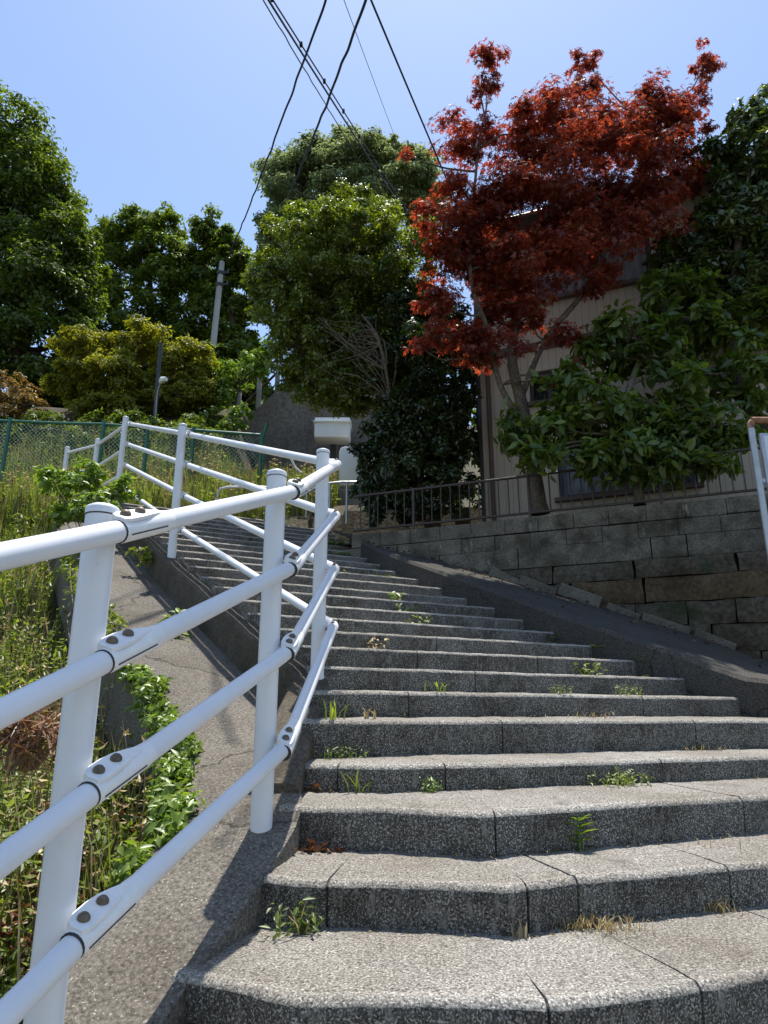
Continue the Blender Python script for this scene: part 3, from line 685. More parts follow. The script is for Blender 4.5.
# ------------------------------------------------------------------ things at the top of the stairs
def pipe_rail(label, pts_px, d, legs, r_=.021, zfoot=None):
    c = [at(u, v, d) for u, v in pts_px]
    t = thing('handrail', label, 'handrail', tuple(c[0]), 'steel handrails at the head of the stairs')
    mb = MB(); mb.tube(c, r_, 8); mb.build('rail', M['steel'], t)
    for (u, v, v2) in legs:
        a = at(u, v, d); mb = MB(); mb.tube([a, (a[0], a[1], at(u, v2, d)[2])], r_ * .95, 8); mb.build('leg', M['steel'], t)
    return t
pipe_rail('grey pipe handrail hoop at the stair head behind the white railing corner', [(218, 494), (220, 489), (228, 487), (262, 487), (300, 491)], 10.6, [(218, 493, 532), (268, 488, 532)])
pipe_rail('grey pipe handrail right of the third white post below the tree', [(300, 497), (322, 484), (342, 482), (366, 482)], 11.2, [(330, 483, 524), (347, 482, 524), (307, 491, 524)])

# big dark concrete wall with a sloping top
D1 = 16.0
cw = [at(196, 492, D1), at(196, 452, D1), at(242, 424, D1), at(290, 377, D1), at(330, 352, D1 - .2), at(400, 345, D1 - .4), at(400, 492, D1 - .4)]
cw[0][2] = cw[6][2] = 4.2
mb = MB(); back = [p + np.array([.1, .5, 0]) for p in cw]; n_ = len(cw)
mb.add(cw + back, [tuple(range(n_)), tuple(range(n_, 2 * n_))[::-1]] + [(i, i + n_, (i + 1) % n_ + n_, (i + 1) % n_) for i in range(n_)])
o = mb.build('concrete_wall', M['darkwall'], smooth=False); tag(o, 'tall dark stained concrete wall with sloping top behind the stair head', 'wall')
# concrete post fence on its sloping crest
cf = thing('post_fence', 'old concrete post and rail fence on the sloping crest of the dark wall', 'fence', tuple(at(237, 427, D1 + .2)))
for (u, v, hgt) in ((237, 424, 1.0), (258, 403, .95), (277, 384, .9), (296, 366, .9)):
    a = at(u, v + 6, D1 + .25); mb = MB(); mb.box((a[0], a[1], a[2] + hgt / 2), (.11, .11, hgt), bev=.01); mb.build('post', M['pole'], cf)
for f_ in (.35, .75):
    mb = MB(); mb.tube([at(237, 424, D1 + .33) + (0, 0, f_), at(296, 366, D1 + .33) + (0, 0, f_)], .035, 6); mb.build('rail', M['barkdark'], cf)
# white wall box
t = thing('wall_box', 'white metal box with drip edge fixed on the dark concrete wall', 'box', tuple(at(331, 437, 14.8)))
a, b_ = at(314, 437, 14.8), at(350, 417, 14.8)
mb = MB(); mb.box(((a[0] + b_[0]) / 2, 15.05, (a[2] + b_[2]) / 2), (b_[0] - a[0], .5, b_[2] - a[2]), bev=.03); mb.build('body', M['whitebox'], t)
mb = MB(); mb.box(((a[0] + b_[0]) / 2, 15.03, b_[2] - .12), (b_[0] - a[0] + .06, .58, .03), bev=.008); mb.build('drip_edge', M['whitebox'], t)
mb = MB(); mb.box(((a[0] + b_[0]) / 2, 15.3, a[2] - .6), (.12, .12, 1.2), bev=.01); mb.build('bracket', M['darkmetal'], t)
# white rounded tank on dark stand
t = thing('tank', 'white rounded tank on a dark stand half hidden by the dark shrub', 'tank', tuple(at(356, 488, 14.0)))
a, b_ = at(338, 486, 14.0), at(374, 444, 14.0)
mb = MB(); mb.box(((a[0] + b_[0]) / 2, 14.3, (a[2] + b_[2]) / 2), (b_[0] - a[0], .6, b_[2] - a[2]), bev=.13); mb.build('body', M['whitebox'], t)
mb = MB(); mb.box(((a[0] + b_[0]) / 2 - .05, 14.32, a[2] - .35), (b_[0] - a[0] + .25, .5, .66), bev=.02); mb.build('stand', M['darkmetal'], t)
# low white parapet
t = MB(); a = at(352, 500, 12.6); t.box((a[0] + .1, 12.7, a[2] - .15), (.7, .16, .75), bev=.015); o = t.build('parapet', M['road']); tag(o, 'short pale concrete parapet below the white tank', 'parapet')
# thin white hoop with dark plate
t = thing('hoop_frame', 'thin white curved hoop beside a dark plate at the foot of the dark wall', 'hoop', tuple(at(300, 478, 13.6)))
mb = MB(); mb.tube(smooth_poly([at(291, 458, 13.6), at(295, 467, 13.6), at(302, 473, 13.6), at(313, 478, 13.6)], 4), .025, 8); mb.build('hoop', M['white'], t)
mb = MB(); q = [at(290, 460, 13.7), at(297, 471, 13.7), at(310, 478, 13.7), at(310, 496, 13.7), at(290, 496, 13.7)]
mb.add(q + [p + np.array([0, .15, 0]) for p in q], [(0, 1, 2, 3, 4), (9, 8, 7, 6, 5)] + [(i, i + 5, (i + 1) % 5 + 5, (i + 1) % 5) for i in range(5)]); mb.build('plate', M['darkmetal'], t, smooth=False)

# ------------------------------------------------------------------ green chain link fence
fd = 12.0
fpx = [(-60, 417), (10, 421), (58, 423), (104, 424), (148, 428), (194, 430), (262, 435)]
fence = thing('chain_link_fence', 'green chain link fence on posts along the grassy bank', 'fence', tuple(at(104, 490, fd)))
tops = [at(u, v, fd) for u, v in fpx]
for i, p in enumerate(tops):
    if i == 2: continue
    mb = MB(); mb.tube([(p[0], p[1], p[2] - 1.9), (p[0], p[1], p[2] + .06)], .036, 10); mb.build('post', M['green'], fence)
mb = MB(); q = tops[-1]; mb.tube([(q[0] + .05, q[1], q[2] - .5), (q[0] + .02, q[1], q[2] - .05), (q[0] + .1, q[1] - .06, q[2] + .2)], .03, 8); mb.build('brace', M['green'], fence)
mb = MB()
for a, b_ in zip(tops, tops[1:]): mb.tube([a, b_], .026, 8)
mb.build('top_rail', M['green'], fence)
mb = MB()
x0, x1 = tops[0][0], tops[-1][0]; zt_ = lambda x: float(np.interp(x, [p[0] for p in tops], [p[2] for p in tops])) - .03
H_ = 1.45; s_ = x0 - H_
while s_ < x1 + H_:
    for sg in (1, -1):
        pp = []
        for f_ in np.linspace(0, 1, 7):
            x = s_ + sg * f_ * H_
            if x0 <= x <= x1: pp.append((x, fd + .04 + .004 * sg, zt_(x) - H_ + f_ * H_))
        if len(pp) > 1: mb.tube([pp[0], pp[-1]], .0042, 3, caps=False)
    s_ += .075
mb.build('mesh', M['wiremesh'], fence)

# ------------------------------------------------------------------ sign frame at right
sf = thing('sign_frame', 'galvanised pipe sign frame with rusty top standing by the ramp', 'sign', tuple(at(775, 640, 5.6)))
a = at(750, 422, 5.6); xr = a[0] + 1.0
mb = MB(); mb.tube([(a[0], a[1], .3), (a[0], a[1], a[2] - .04)], .027, 14); mb.build('post', M['steel'], sf)
mb = MB(); mb.tube([(xr, a[1], .3), (xr, a[1], a[2] - .04)], .027, 14); mb.build('post', M['steel'], sf)
mb = MB(); mb.tube(smooth_poly([(a[0], a[1], a[2] - .06), (a[0] + .005, a[1], a[2] - .02), (a[0] + .03, a[1], a[2] + .012), (a[0] + .09, a[1], a[2] + .016), (xr - .09, a[1], a[2] + .016), (xr - .03, a[1], a[2] + .012), (xr - .005, a[1], a[2] - .02), (xr, a[1], a[2] - .06)], 3), .0285, 14); mb.build('top_bar', M['rust'], sf)
bt = at(759, 433, 5.58); pz = (bt[2] - 1.25, bt[2])
mb = MB(); cx = (bt[0] + xr - .07) / 2; wdt = xr - .07 - bt[0]
mb.box((cx, a[1] - .012, (pz[0] + pz[1]) / 2), (wdt, .03, pz[1] - pz[0]), bev=.008); pn = mb.build('panel', M['steel'], sf)
mb = MB(); mb.box((cx, a[1] - .0285, (pz[0] + pz[1]) / 2), (wdt - .06, .004, pz[1] - pz[0] - .06)); mb.build('notice', M['notice'], pn, smooth=False)
mb = MB(); rs = random.Random(5)
for r_ in range(5):                                             # illegible columns of small print, as in the photo
    for k_ in range(9):
        zc = pz[1] - .09 - k_ * .045
        for q in range(3): mb.box((bt[0] + .07 + r_ * .085 + rs.uniform(-.012, .012), a[1] - .0322, zc + rs.uniform(-.012, .012)), (rs.choice((.006, .03)), .002, rs.choice((.028, .006))))
mb.build('print', M['ink'], pn, smooth=False)
mb = MB()
for zz_ in (pz[1] - .42, pz[0] + .3): mb.box((a[0] + .04, a[1], zz_), (.08, .02, .035))
mb.build('bracket', M['steel'], sf, smooth=False)

# ------------------------------------------------------------------ poles and wires
def pole(name, label, cat, b0, t0, r0, r1, mat):
    t = thing(name, label, cat, tuple(b0)); mb = MB(); mb.tube([b0, t0], [r0, r1], 12); mb.build('shaft', M[mat], t); return t
pb, pt = at(203, 440, 20), at(222, 262, 20)
up_ = pole('utility_pole', 'pale leaning utility pole among the trees at the hilltop', 'pole', pb, pt, .115, .085, 'pole')
mb = MB()
for f_ in (.93, .86, .40): 
    c_ = pb + (pt - pb) * f_; mb.tube([c_ - (0, 0, .05), c_ + (0, 0, .05)], .125, 12); mb.box(c_ + (.16, -.05, .0), (.22, .05, .05), bev=.005); mb.tube([c_ + (.25, -.05, -.02), c_ + (.25, -.05, .14)], .03, 8)
mb.build('band', M['darkmetal'], up_)
lb, lt = at(153, 440, 14.2), at(161, 343, 14.2)
lp = pole('lamp_pole', 'slim dark pole with small white lamp in front of the yellow green tree', 'lamp pole', lb, lt, .045, .045, 'darkmetal')
mb = MB(); c_ = at(161, 381, 14.05); mb.tube([c_ + (-.02, .05, .0), c_ + (.05, -.05, .0), c_ + (.14, -.1, .0)], [.05, .075, .05], 10); mb.build('lamp_head', M['whitebox'], lp)
mb = MB(); mb.tube(smooth_poly([at(160, 384, 14.1), at(157, 395, 14.1), at(155, 425, 14.12)], 4), .014, 6); mb.build('conduit', M['pole'], lp)
def cable(label, a, b_, r_, sag, twist=False, ties=0):
    pts = []
    for f_ in np.linspace(0, 1, 60):
        p = a + (b_ - a) * f_; p = p - np.array([0, 0, sag * 4 * f_ * (1 - f_)]); pts.append(p)
    mb = MB()
    if twist:
        q = []
        for f_ in np.linspace(0, 1, 260):
            p = np.array([np.interp(f_, np.linspace(0, 1, 60), [x[j] for x in pts]) for j in range(3)])
            an = f_ * np.linalg.norm(b_ - a) * 3.1 + 1.3 * math.sin(f_ * 40); q.append(p + r_ * .65 * np.array([math.cos(an), 0, math.sin(an)]))
        mb.tube(q, r_ * 1.25, 6)
    else: mb.tube(pts, r_, 6)
    if ties:
        for f_ in np.linspace(.1, .9, ties):
            i = int(f_ * 59); mb.box(pts[i], (.05, .07, .05))
    o = mb.build('overhead_wire', M['wire'], loc=tuple(a)); tag(o, label, 'wire', 'overhead wires')
cable('thick twisted black wire running down to the pale utility pole', at(226, 262, 20), at(347, -60, 6.0), .013, .22, True)
cable('thick black wire passing behind the rounded yellow green tree', at(280, 215, 17), at(388, -60, 6.2), .016, .2, True)
cable('upper wire of the close pair bundle crossing the sky', at(410, 215, 18), at(235, -60, 6.6), .014, .02, False, 9)
cable('lower wire of the close pair bundle crossing the sky', at(404, 211, 18), at(232, -58, 6.4), .018, .05)
cable('thin dashed wire left of the close pair bundle', at(362, 165, 20), at(228, -60, 6.8), .010, .02, True)
cable('faint thin grey wire between the black ones high in the sky', at(400, 150, 24), at(322, -60, 8), .008, .05)
cable('single black wire descending into the red maple crown', at(462, 215, 9.5), at(346, -60, 4.6), .011, .02)

# ------------------------------------------------------------------ trees
LS, LD, LB, LM = leaf_simple(), leaf_diamond(), leaf_broad(), leaf_star()
mbx = np.array(wp(1.98 / .93, .62, 2.2)); fork = at(522, 405, 8.35)
tree('maple_tree', 'red leaved maple tree in front of the beige house', 'tree', tuple(at(540, 514, 8.55)),
     [at(532, 460, 8.5), at(522, 405, 8.4), at(512, 350, 8.3), at(530, 270, 8.2), at(560, 180, 8.2)],
     [(487, 58, 8.2, 20, 15, .28), (484, 88, 8.2, 15, 18, .25), (466, 138, 8.1, 36, 28, .5), (528, 128, 8.2, 50, 34, .7), (585, 60, 8.3, 17, 15, .25), (584, 90, 8.2, 20, 16, .3), (600, 128, 8.1, 58, 36, .8), (655, 112, 8.3, 42, 34, .6), (705, 66, 8.3, 14, 26, .25), (690, 108, 8.3, 22, 24, .35),
      (500, 200, 7.9, 62, 48, .8), (590, 190, 7.9, 72, 52, .9), (655, 178, 8.0, 40, 44, .6), (455, 250, 7.9, 42, 40, .6), (525, 270, 7.9, 66, 44, .8), (600, 240, 7.8, 54, 30, .6), (545, 165, 8.3, 60, 40, .7), (475, 225, 8.0, 40, 36, .6), (480, 265, 8.2, 44, 40, .5), (640, 225, 7.9, 44, 26, .5), (560, 120, 8.3, 50, 30, .5), (630, 140, 8.3, 50, 40, .5), (675, 145, 8.1, 34, 34, .4), (500, 300, 8.1, 40, 22, .5), (620, 200, 8.3, 60, 40, .4), (560, 235, 8.3, 60, 40, .5), (428, 215, 7.9, 14, 18, .3), (405, 155, 7.9, 7, 8, .12), (455, 185, 7.9, 20, 16, .3),
      (440, 305, 7.9, 28, 26, .4), (418, 345, 7.8, 13, 11, .2), (470, 340, 8.0, 38, 24, .5), (530, 318, 8.1, 36, 10, .5), (600, 285, 8.0, 26, 8, .4), (495, 352, 8.0, 40, 9, .5), (560, 335, 7.9, 26, 6, .4), (570, 372, 7.8, 18, 4, .3), (440, 335, 7.8, 24, 10, .3), (590, 385, 7.9, 12, 5, .15), (690, 185, 8.2, 14, 12, .2)],
     LM, .070, 46000, 'l_maple', 'bark', (.105, .036), sub=18, subr=.40, seed=11, shell=.25, limb_r=.018, flat=.40, stems=([at(524, 425, 8.42), at(500, 385, 8.3), at(488, 330, 8.15), at(470, 270, 8.0), at(478, 150, 8.15)], [at(520, 400, 8.4), at(545, 340, 8.35), at(585, 290, 8.2), at(620, 220, 8.15), at(660, 140, 8.2)]))
ht_ = tree('hedge_tree', 'large rounded yellow green tree clipped over bare inner branches', 'tree', tuple(at(398, 505, 10.2)),
     [at(392, 440, 10.2), at(383, 390, 10.25), at(370, 340, 10.3), at(350, 290, 10.3)],
     [(345, 232, 10.3, 60, 34, .9), (296, 256, 10.3, 42, 40, .9), (350, 265, 10.1, 70, 52, 1.2), (280, 298, 10.2, 34, 40, .8), (396, 262, 10.4, 42, 50, 1.0), (305, 345, 10.3, 38, 42, .8), (338, 388, 10.3, 36, 24, .6), (400, 330, 10.6, 44, 54, .8), (264, 285, 10.2, 16, 26, .4), (325, 305, 10.2, 50, 44, .9), (370, 300, 10.7, 60, 60, .7), (340, 350, 10.8, 50, 44, .5), (368, 345, 10.2, 40, 44, .6), (352, 388, 10.3, 36, 28, .5), (385, 385, 10.3, 36, 36, .5), (320, 375, 10.5, 40, 32, .5)],
     LS, .08, 125000, 'l_hedge', 'bark', (.10, .04), sub=90, subr=.2, seed=12, shell=.6, twigs=.5, limb_r=.03)
gb = np.random.default_rng(123); mb = MB(); roots = [at(390, 400, 9.3), at(386, 370, 9.1), at(380, 345, 9.05), at(374, 330, 9.1)]
mb.tube(smooth_poly([at(398, 470, 9.6), at(392, 440, 9.3)] + roots + [at(362, 315, 9.4)], 4), [.032] * 10 + [.022] * 10 + [.012] * 5, 7)
for i in range(34):
    r0 = roots[i % 4]; u, v = gb.uniform(312, 378), gb.uniform(312, 378); p1 = at(u, v, gb.uniform(9.0, 9.4))
    limb(mb, r0, p1, gb.uniform(.007, .013), .003, .22, 6, 5, gb, .06)
mb.build('branches', M['bark'], ht_)
tree('evergreen_shrub', 'tall dark glossy evergreen shrub at the left end of the block wall', 'shrub', tuple(at(420, 520, 9.3)),
     [at(420, 480, 9.3), at(425, 420, 9.3), at(430, 360, 9.3)],
     [(405, 375, 9.5, 34, 42, .45), (440, 400, 9.3, 34, 50, .45), (385, 440, 9.4, 26, 40, .45), (384, 490, 9.3, 22, 30, .4), (425, 470, 9.3, 34, 36, .4), (458, 345, 9.3, 26, 40, .4), (465, 410, 9.2, 16, 40, .3), (375, 508, 9.2, 16, 18, .3), (410, 430, 9.8, 40, 50, .4), (445, 470, 9.5, 34, 50, .4), (400, 330, 9.9, 40, 40, .5), (440, 330, 9.8, 36, 44, .5), (365, 470, 9.4, 16, 40, .3), (405, 500, 9.4, 36, 24, .3), (425, 350, 9.1, 30, 30, .35), (420, 410, 9.0, 34, 40, .3), (450, 440, 9.0, 30, 50, .3), (400, 450, 9.0, 30, 50, .3), (430, 500, 9.0, 40, 20, .25)],
     LS, .08, 60000, 'l_camellia', 'barkdark', (.07, .03), sub=22, subr=.27, seed=13, shell=.35, twigs=.15, limbs=False, limb_r=.022)
tree('broadleaf_tree', 'spreading broad leaved green tree overhanging the brown railing', 'tree', tuple(at(640, 505, 7.75)),
     [at(634, 460, 7.75), at(625, 410, 7.75), at(640, 360, 7.8), at(665, 310, 7.8)],
     [(540, 432, 7.7, 36, 24, .4), (590, 405, 7.7, 44, 36, .45), (650, 400, 7.6, 56, 44, .5), (715, 425, 7.5, 46, 40, .5), (635, 335, 7.8, 46, 34, .45), (695, 320, 7.8, 46, 40, .5), (690, 282, 7.8, 22, 16, .25), (750, 370, 7.6, 40, 46, .5), (625, 450, 7.5, 46, 18, .35), (700, 462, 7.4, 44, 16, .3), (515, 420, 7.7, 14, 14, .2), (660, 300, 7.8, 20, 24, .3), (560, 380, 7.8, 22, 18, .3), (670, 360, 7.9, 70, 50, .4), (740, 320, 7.9, 50, 40, .4), (600, 350, 8.0, 30, 24, .25), (580, 430, 7.9, 50, 30, .3), (670, 440, 7.7, 70, 30, .4), (545, 455, 7.6, 30, 16, .3), (600, 462, 7.6, 40, 16, .3), (520, 440, 7.7, 20, 18, .25), (650, 470, 7.5, 50, 14, .3)],
     LB, .15, 11500, 'l_loquat', 'bark', (.06, .025), sub=20, subr=.33, seed=14, shell=.35, twigs=.5, limb_r=.024)
tree('evergreen_tree', 'dark glossy evergreen tree rising right of the red maple', 'tree', tuple(wp(5.6, 1.0, 2.2)),
     [at(742, 400, 7.9), at(735, 300, 7.9), at(740, 220, 7.9)],
     [(742, 150, 7.9, 36, 40, .6), (765, 200, 7.9, 44, 50, .7), (725, 225, 8.0, 38, 40, .55), (690, 250, 8.1, 30, 30, .4), (760, 280, 7.9, 46, 50, .6), (705, 290, 8.1, 36, 40, .4), (800, 150, 7.9, 44, 60, .7), (750, 120, 7.9, 20, 22, .4), (800, 260, 7.9, 50, 80, .6), (660, 262, 8.2, 14, 14, .25), (720, 180, 8.1, 26, 44, .5), (735, 260, 8.2, 50, 60, .5), (680, 290, 8.2, 40, 30, .3)],
     LS, .115, 28000, 'l_right', 'barkdark', (.10, .04), sub=22, subr=.3, seed=15, shell=.45, limb_r=.03)
tree('tall_tree', 'feathery grey green tree behind the rounded yellow green tree', 'tree', tuple(at(345, 420, 23)), [at(345, 330, 23), at(345, 260, 22.5), at(345, 200, 22)],
     [(345, 168, 22, 56, 30, 1.8), (300, 195, 22, 38, 30, 1.6), (400, 185, 22, 44, 34, 1.6), (278, 228, 22, 22, 24, 1.0), (345, 215, 22, 60, 34, 1.8), (425, 210, 22, 24, 24, 1.0), (268, 262, 22, 14, 22, .8), (390, 150, 22, 18, 12, .7), (348, 142, 22, 20, 12, .8), (320, 155, 22, 24, 16, .9), (365, 152, 22, 26, 14, .9), (290, 175, 22.3, 30, 22, 1.0), (415, 170, 22, 22, 22, .9)],
     LD, .17, 62000, 'l_back', 'bark', (.3, .1), sub=44, subr=.3, seed=16, shell=.5, limb_r=.09)
tree('broad_tree', 'massive dark green tree at the left edge of the picture', 'tree', tuple(at(20, 440, 19)), [at(20, 350, 19), at(20, 250, 19), at(15, 170, 19)],
     [(12, 128, 19, 34, 34, 1.4), (42, 190, 19, 36, 36, 1.5), (5, 220, 19, 50, 50, 1.8), (66, 245, 19, 30, 38, 1.4), (40, 290, 18.6, 48, 44, 1.7), (80, 300, 19, 20, 26, 1.0), (20, 350, 18.6, 60, 36, 1.6), (-50, 200, 19, 50, 80, 1.8), (-30, 330, 19, 50, 60, 1.8), (75, 340, 19, 30, 24, 1.0), (88, 270, 19.3, 18, 30, 1.0), (30, 245, 19.2, 60, 60, 1.5), (-10, 290, 19, 60, 60, 1.5), (55, 380, 19, 50, 20, 1.0), (20, 160, 19.2, 44, 44, 1.4)],
     LD, .17, 80000, 'l_dark', 'barkdark', (.35, .12), sub=46, subr=.32, seed=17, shell=.5, limb_r=.10)
g2 = 'trees on the hilltop behind the fence'
tree('hill_tree', 'airy mid green tree left of the utility pole', 'tree', tuple(at(150, 430, 25)), [at(150, 340, 25), at(150, 280, 25)],
     [(130, 228, 25, 26, 20, 1.1), (160, 255, 25, 32, 26, 1.2), (122, 270, 25, 26, 28, 1.0), (180, 285, 25, 34, 30, 1.3), (140, 310, 24.6, 40, 28, 1.2), (105, 330, 25, 22, 26, 1.0), (190, 330, 24.6, 30, 24, 1.0), (105, 245, 25.5, 18, 24, 1.0), (100, 290, 25.5, 26, 30, 1.0), (165, 225, 25.5, 22, 16, 1.0), (150, 345, 25, 50, 26, 1.0)],
     LD, .19, 38000, 'l_mid', 'barkdark', (.25, .1), sub=34, subr=.34, seed=18, group=g2, shell=.4, limb_r=.08)
tree('hill_tree', 'open branched tree just right of the utility pole', 'tree', tuple(at(236, 420, 24)), [at(234, 340, 24), at(228, 280, 24)],
     [(208, 236, 24, 24, 22, .9), (232, 262, 24, 22, 24, .9), (245, 300, 24, 20, 30, 1.0), (222, 300, 24.4, 24, 30, 1.0), (235, 345, 24, 28, 26, 1.0), (196, 262, 24.4, 20, 20, .8)],
     LD, .19, 26000, 'l_mid', 'barkdark', (.2, .08), sub=28, subr=.34, seed=19, group=g2, shell=.4, limb_r=.07)
tree('young_tree', 'soft yellow green tree behind the chain link fence', 'tree', tuple(at(130, 450, 15.6)), [at(130, 410, 15.6), at(132, 370, 15.6)],
     [(90, 350, 15.5, 32, 22, .8), (140, 342, 15.5, 34, 18, .8), (185, 362, 15.5, 30, 22, .8), (75, 380, 15.3, 26, 18, .7), (120, 382, 15.2, 40, 24, .8), (170, 395, 15.3, 34, 20, .7), (208, 388, 15.5, 22, 22, .6), (110, 412, 15.2, 40, 18, .7)],
     LD, .105, 52000, 'l_yellow', 'barkdark', (.09, .04), sub=36, subr=.32, seed=20, shell=.5, limb_r=.035)
tree('vine_shrub', 'bright green shrub spilling over the concrete post fence', 'shrub', tuple(at(232, 440, 15.4)), [at(234, 410, 15.4), at(240, 385, 15.4)],
     [(238, 372, 15.4, 24, 16, .6), (258, 362, 15.4, 18, 14, .5), (222, 395, 15.3, 14, 16, .5), (270, 352, 15.6, 14, 12, .4), (214, 420, 15.2, 14, 14, .4), (240, 416, 14.6, 13, 11, .3), (228, 428, 14.4, 16, 10, .3)],
     LS, .13, 3600, 'l_bright', 'barkdark', (.05, .02), sub=18, subr=.32, seed=21, shell=.4, limb_r=.025)
tree('bronze_shrub', 'bronze leaved shrub at left edge behind the chain link fence', 'shrub', tuple(at(15, 450, 14)), [at(15, 420, 14), at(15, 400, 14)],
     [(14, 388, 14, 24, 14, .6), (-15, 400, 14, 26, 22, .7), (28, 405, 14, 20, 16, .5), (5, 420, 14, 28, 14, .6)],
     LS, .10, 6000, 'l_orange', 'barkdark', (.05, .02), sub=26, subr=.26, seed=22, shell=.5, limb_r=.02)
for i, (lab, u, v, d, ru, rv) in enumerate((('shadowy tree filling the gap below the big dark left tree', 70, 395, 21, 60, 30), ('shadowy tree behind the yellow green young tree', 150, 380, 20, 60, 36), ('shadowy tree behind the bright vine shrub', 235, 385, 20, 44, 40), ('shadowy tree low behind the tall feathery tree', 320, 300, 26, 70, 60), ('shadowy tree low beside the slim dark lamp pole', 200, 415, 18.5, 50, 22), ('shadowy tree at the far left behind the bronze shrub', -40, 400, 20, 60, 36))):
    tree('hill_tree', lab, 'tree', tuple(at(u, v + rv + 20, d)), [at(u, v + rv, d), at(u, v, d)],
         [(u - ru * .4, v - rv * .2, d, ru * .5, rv * .7, 1.4), (u + ru * .4, v, d, ru * .5, rv * .7, 1.4), (u, v - rv * .5, d, ru * .5, rv * .6, 1.3), (u, v + rv * .4, d, ru * .7, rv * .6, 1.3)],
         LD, .2, 11000, 'l_dark', 'barkdark', (.2, .08), sub=26, subr=.28, seed=30 + i, group=g2, shell=.35, limb_r=.06)
tree('garden_hedge', 'dark garden hedge filling the gap between the evergreen shrub and the house corner', 'hedge', tuple(at(455, 520, 11.6)), [at(455, 470, 11.6), at(455, 430, 11.6)],
     [(440, 440, 11.8, 30, 40, .5), (470, 430, 11.8, 26, 50, .5), (455, 490, 11.6, 36, 24, .4), (440, 380, 12, 36, 40, .5), (475, 370, 12, 20, 40, .5)], LS, .12, 9000, 'l_camellia', 'barkdark', (.06, .03), sub=22, subr=.3, seed=71, shell=.3)
tree('fence_hedge', 'dark bushy hedge just behind the green chain link fence', 'hedge', (-5.0, 13.6, 3.9), [at(90, 455, 13.6), at(90, 440, 13.6)],
     [(u_, 445 + 6 * math.sin(u_), 13.5 + .2 * math.cos(u_ * 3), 24, 24, .5) for u_ in range(-40, 215, 26)] + [(u_, 425, 13.9, 22, 14, .4) for u_ in range(-30, 190, 30)], LS, .11, 16000, 'l_dark', 'barkdark', (.05, .03), sub=20, subr=.32, seed=72, shell=.3)
# far woods
g = np.random.default_rng(44); cl = []
for x in np.linspace(-60, 10, 22):
    y = 46 + g.uniform(-5, 8); cl.append((np.array([x + g.uniform(-2, 2), y, G(0, y) + 1.5 + g.uniform(0, 1.5)]), (3.2, 2.5, 3.2)))
P, Nr, cs = crown_points(cl, 16000, 20, .3, g); o = place_leaves('woods', P, Nr, LD, .5, M['l_dark'], g=g); tag(o, 'far dark wood on the hill behind all other trees', 'wood', kind='stuff')

# ------------------------------------------------------------------ weeds on the left bank (stuff)
def plant_template(g, h=1., nl=12, ls=.16, wd=.4):
    V, F_ = [], []; lean = g.normal(size=2) * .14
    for i in range(5):
        f_ = i / 4; c_ = np.array([lean[0] * f_ ** 2, lean[1] * f_ ** 2, h * f_]); r_ = .012 * (1 - f_ * .8)
        V += [c_ + (r_, 0, 0), c_ + (-r_ * .5, r_ * .85, 0), c_ + (-r_ * .5, -r_ * .85, 0)]
    for i in range(4):
        for k in range(3): F_.append((i * 3 + k, i * 3 + (k + 1) % 3, i * 3 + 3 + (k + 1) % 3, i * 3 + 3 + k))
    lv, lf = leaf_diamond(wd)
    for i in range(nl):
        f_ = g.uniform(.15, 1.0); c_ = np.array([lean[0] * f_ ** 2, lean[1] * f_ ** 2, h * f_]); a = g.uniform(0, 6.28); el = g.uniform(-.2, .8)
        T = np.array([math.cos(a) * math.cos(el), math.sin(a) * math.cos(el), math.sin(el)]); B = np.array([-math.sin(a), math.cos(a), 0]); N_ = np.cross(B, T)
        o_ = len(V); s_ = ls * g.uniform(.6, 1.3) * (1.15 - .5 * f_)
        V += [c_ + s_ * (q[0] * B + q[1] * T + q[2] * N_) for q in lv]; F_ += [tuple(j + o_ for j in f) for f in lf]
    return np.array(V), F_
def scatter(name, P, tm, hgt, mat, g, parent=None, loc=(0, 0, 0)):
    V, F_ = tm; N = len(P); a = g.uniform(0, 6.28, N); s_ = hgt * g.uniform(.5, 1.25, N)
    ca, sa = np.cos(a), np.sin(a)
    X = V[None, :, 0] * ca[:, None] - V[None, :, 1] * sa[:, None]; Y = V[None, :, 0] * sa[:, None] + V[None, :, 1] * ca[:, None]
    W = np.stack([X, Y, np.repeat(V[None, :, 2], N, 0)], -1) * s_[:, None, None] + P[:, None, :]
    return fast_mesh(name, W.reshape(-1, 3), F_, len(V), N, mat, parent, loc)
def slab_left(y): return float(np.interp(y, [a[1][1] for a in st], [a[1][0] for a in st]))
g = np.random.default_rng(5)
def bank_points(n, y0, y1, wmax, pw=1.0, gap=.12):
    P = []
    while len(P) < n:
        y = y0 + (y1 - y0) * g.random() ** pw; x = slab_left(y) - gap - g.random() * wmax * (.4 + .12 * y)
        P.append((x, y, G(x, y) - .02))
    return np.array(P)
def bank2(n):
    P = []
    while len(P) < n:
        y = g.uniform(10.2, 13.6); x = g.uniform(-7.5, -.9)
        if y < 10.9 and x > -2.6: continue
        if hz(x, y) < 3.1 and x > -3.4: continue
        P.append((x, y, max(G(x, y), 2.9) - .02))
    return np.array(P)
grass_t = (np.array([(-.012, 0, 0), (.012, 0, 0), (-.010, .06, .5), (.010, .06, .5), (0, .26, 1.)]), [(0, 1, 3, 2), (2, 3, 4)])
for i in range(3):
    scatter('weeds', bank_points(820, .9, 10.3, 3.2), plant_template(g, 1, 15, .17), .42, M['l_weed'], g)
for i in range(2):
    scatter('weeds', bank_points(260, .9, 9, 2.6), plant_template(g, 1, 18, .12), .5, M['l_dry'], g)
scatter('weeds', bank_points(260, .9, 4.2, .9, gap=.05), plant_template(g, 1, 16, .18, .6), .26, M['l_red'], g)
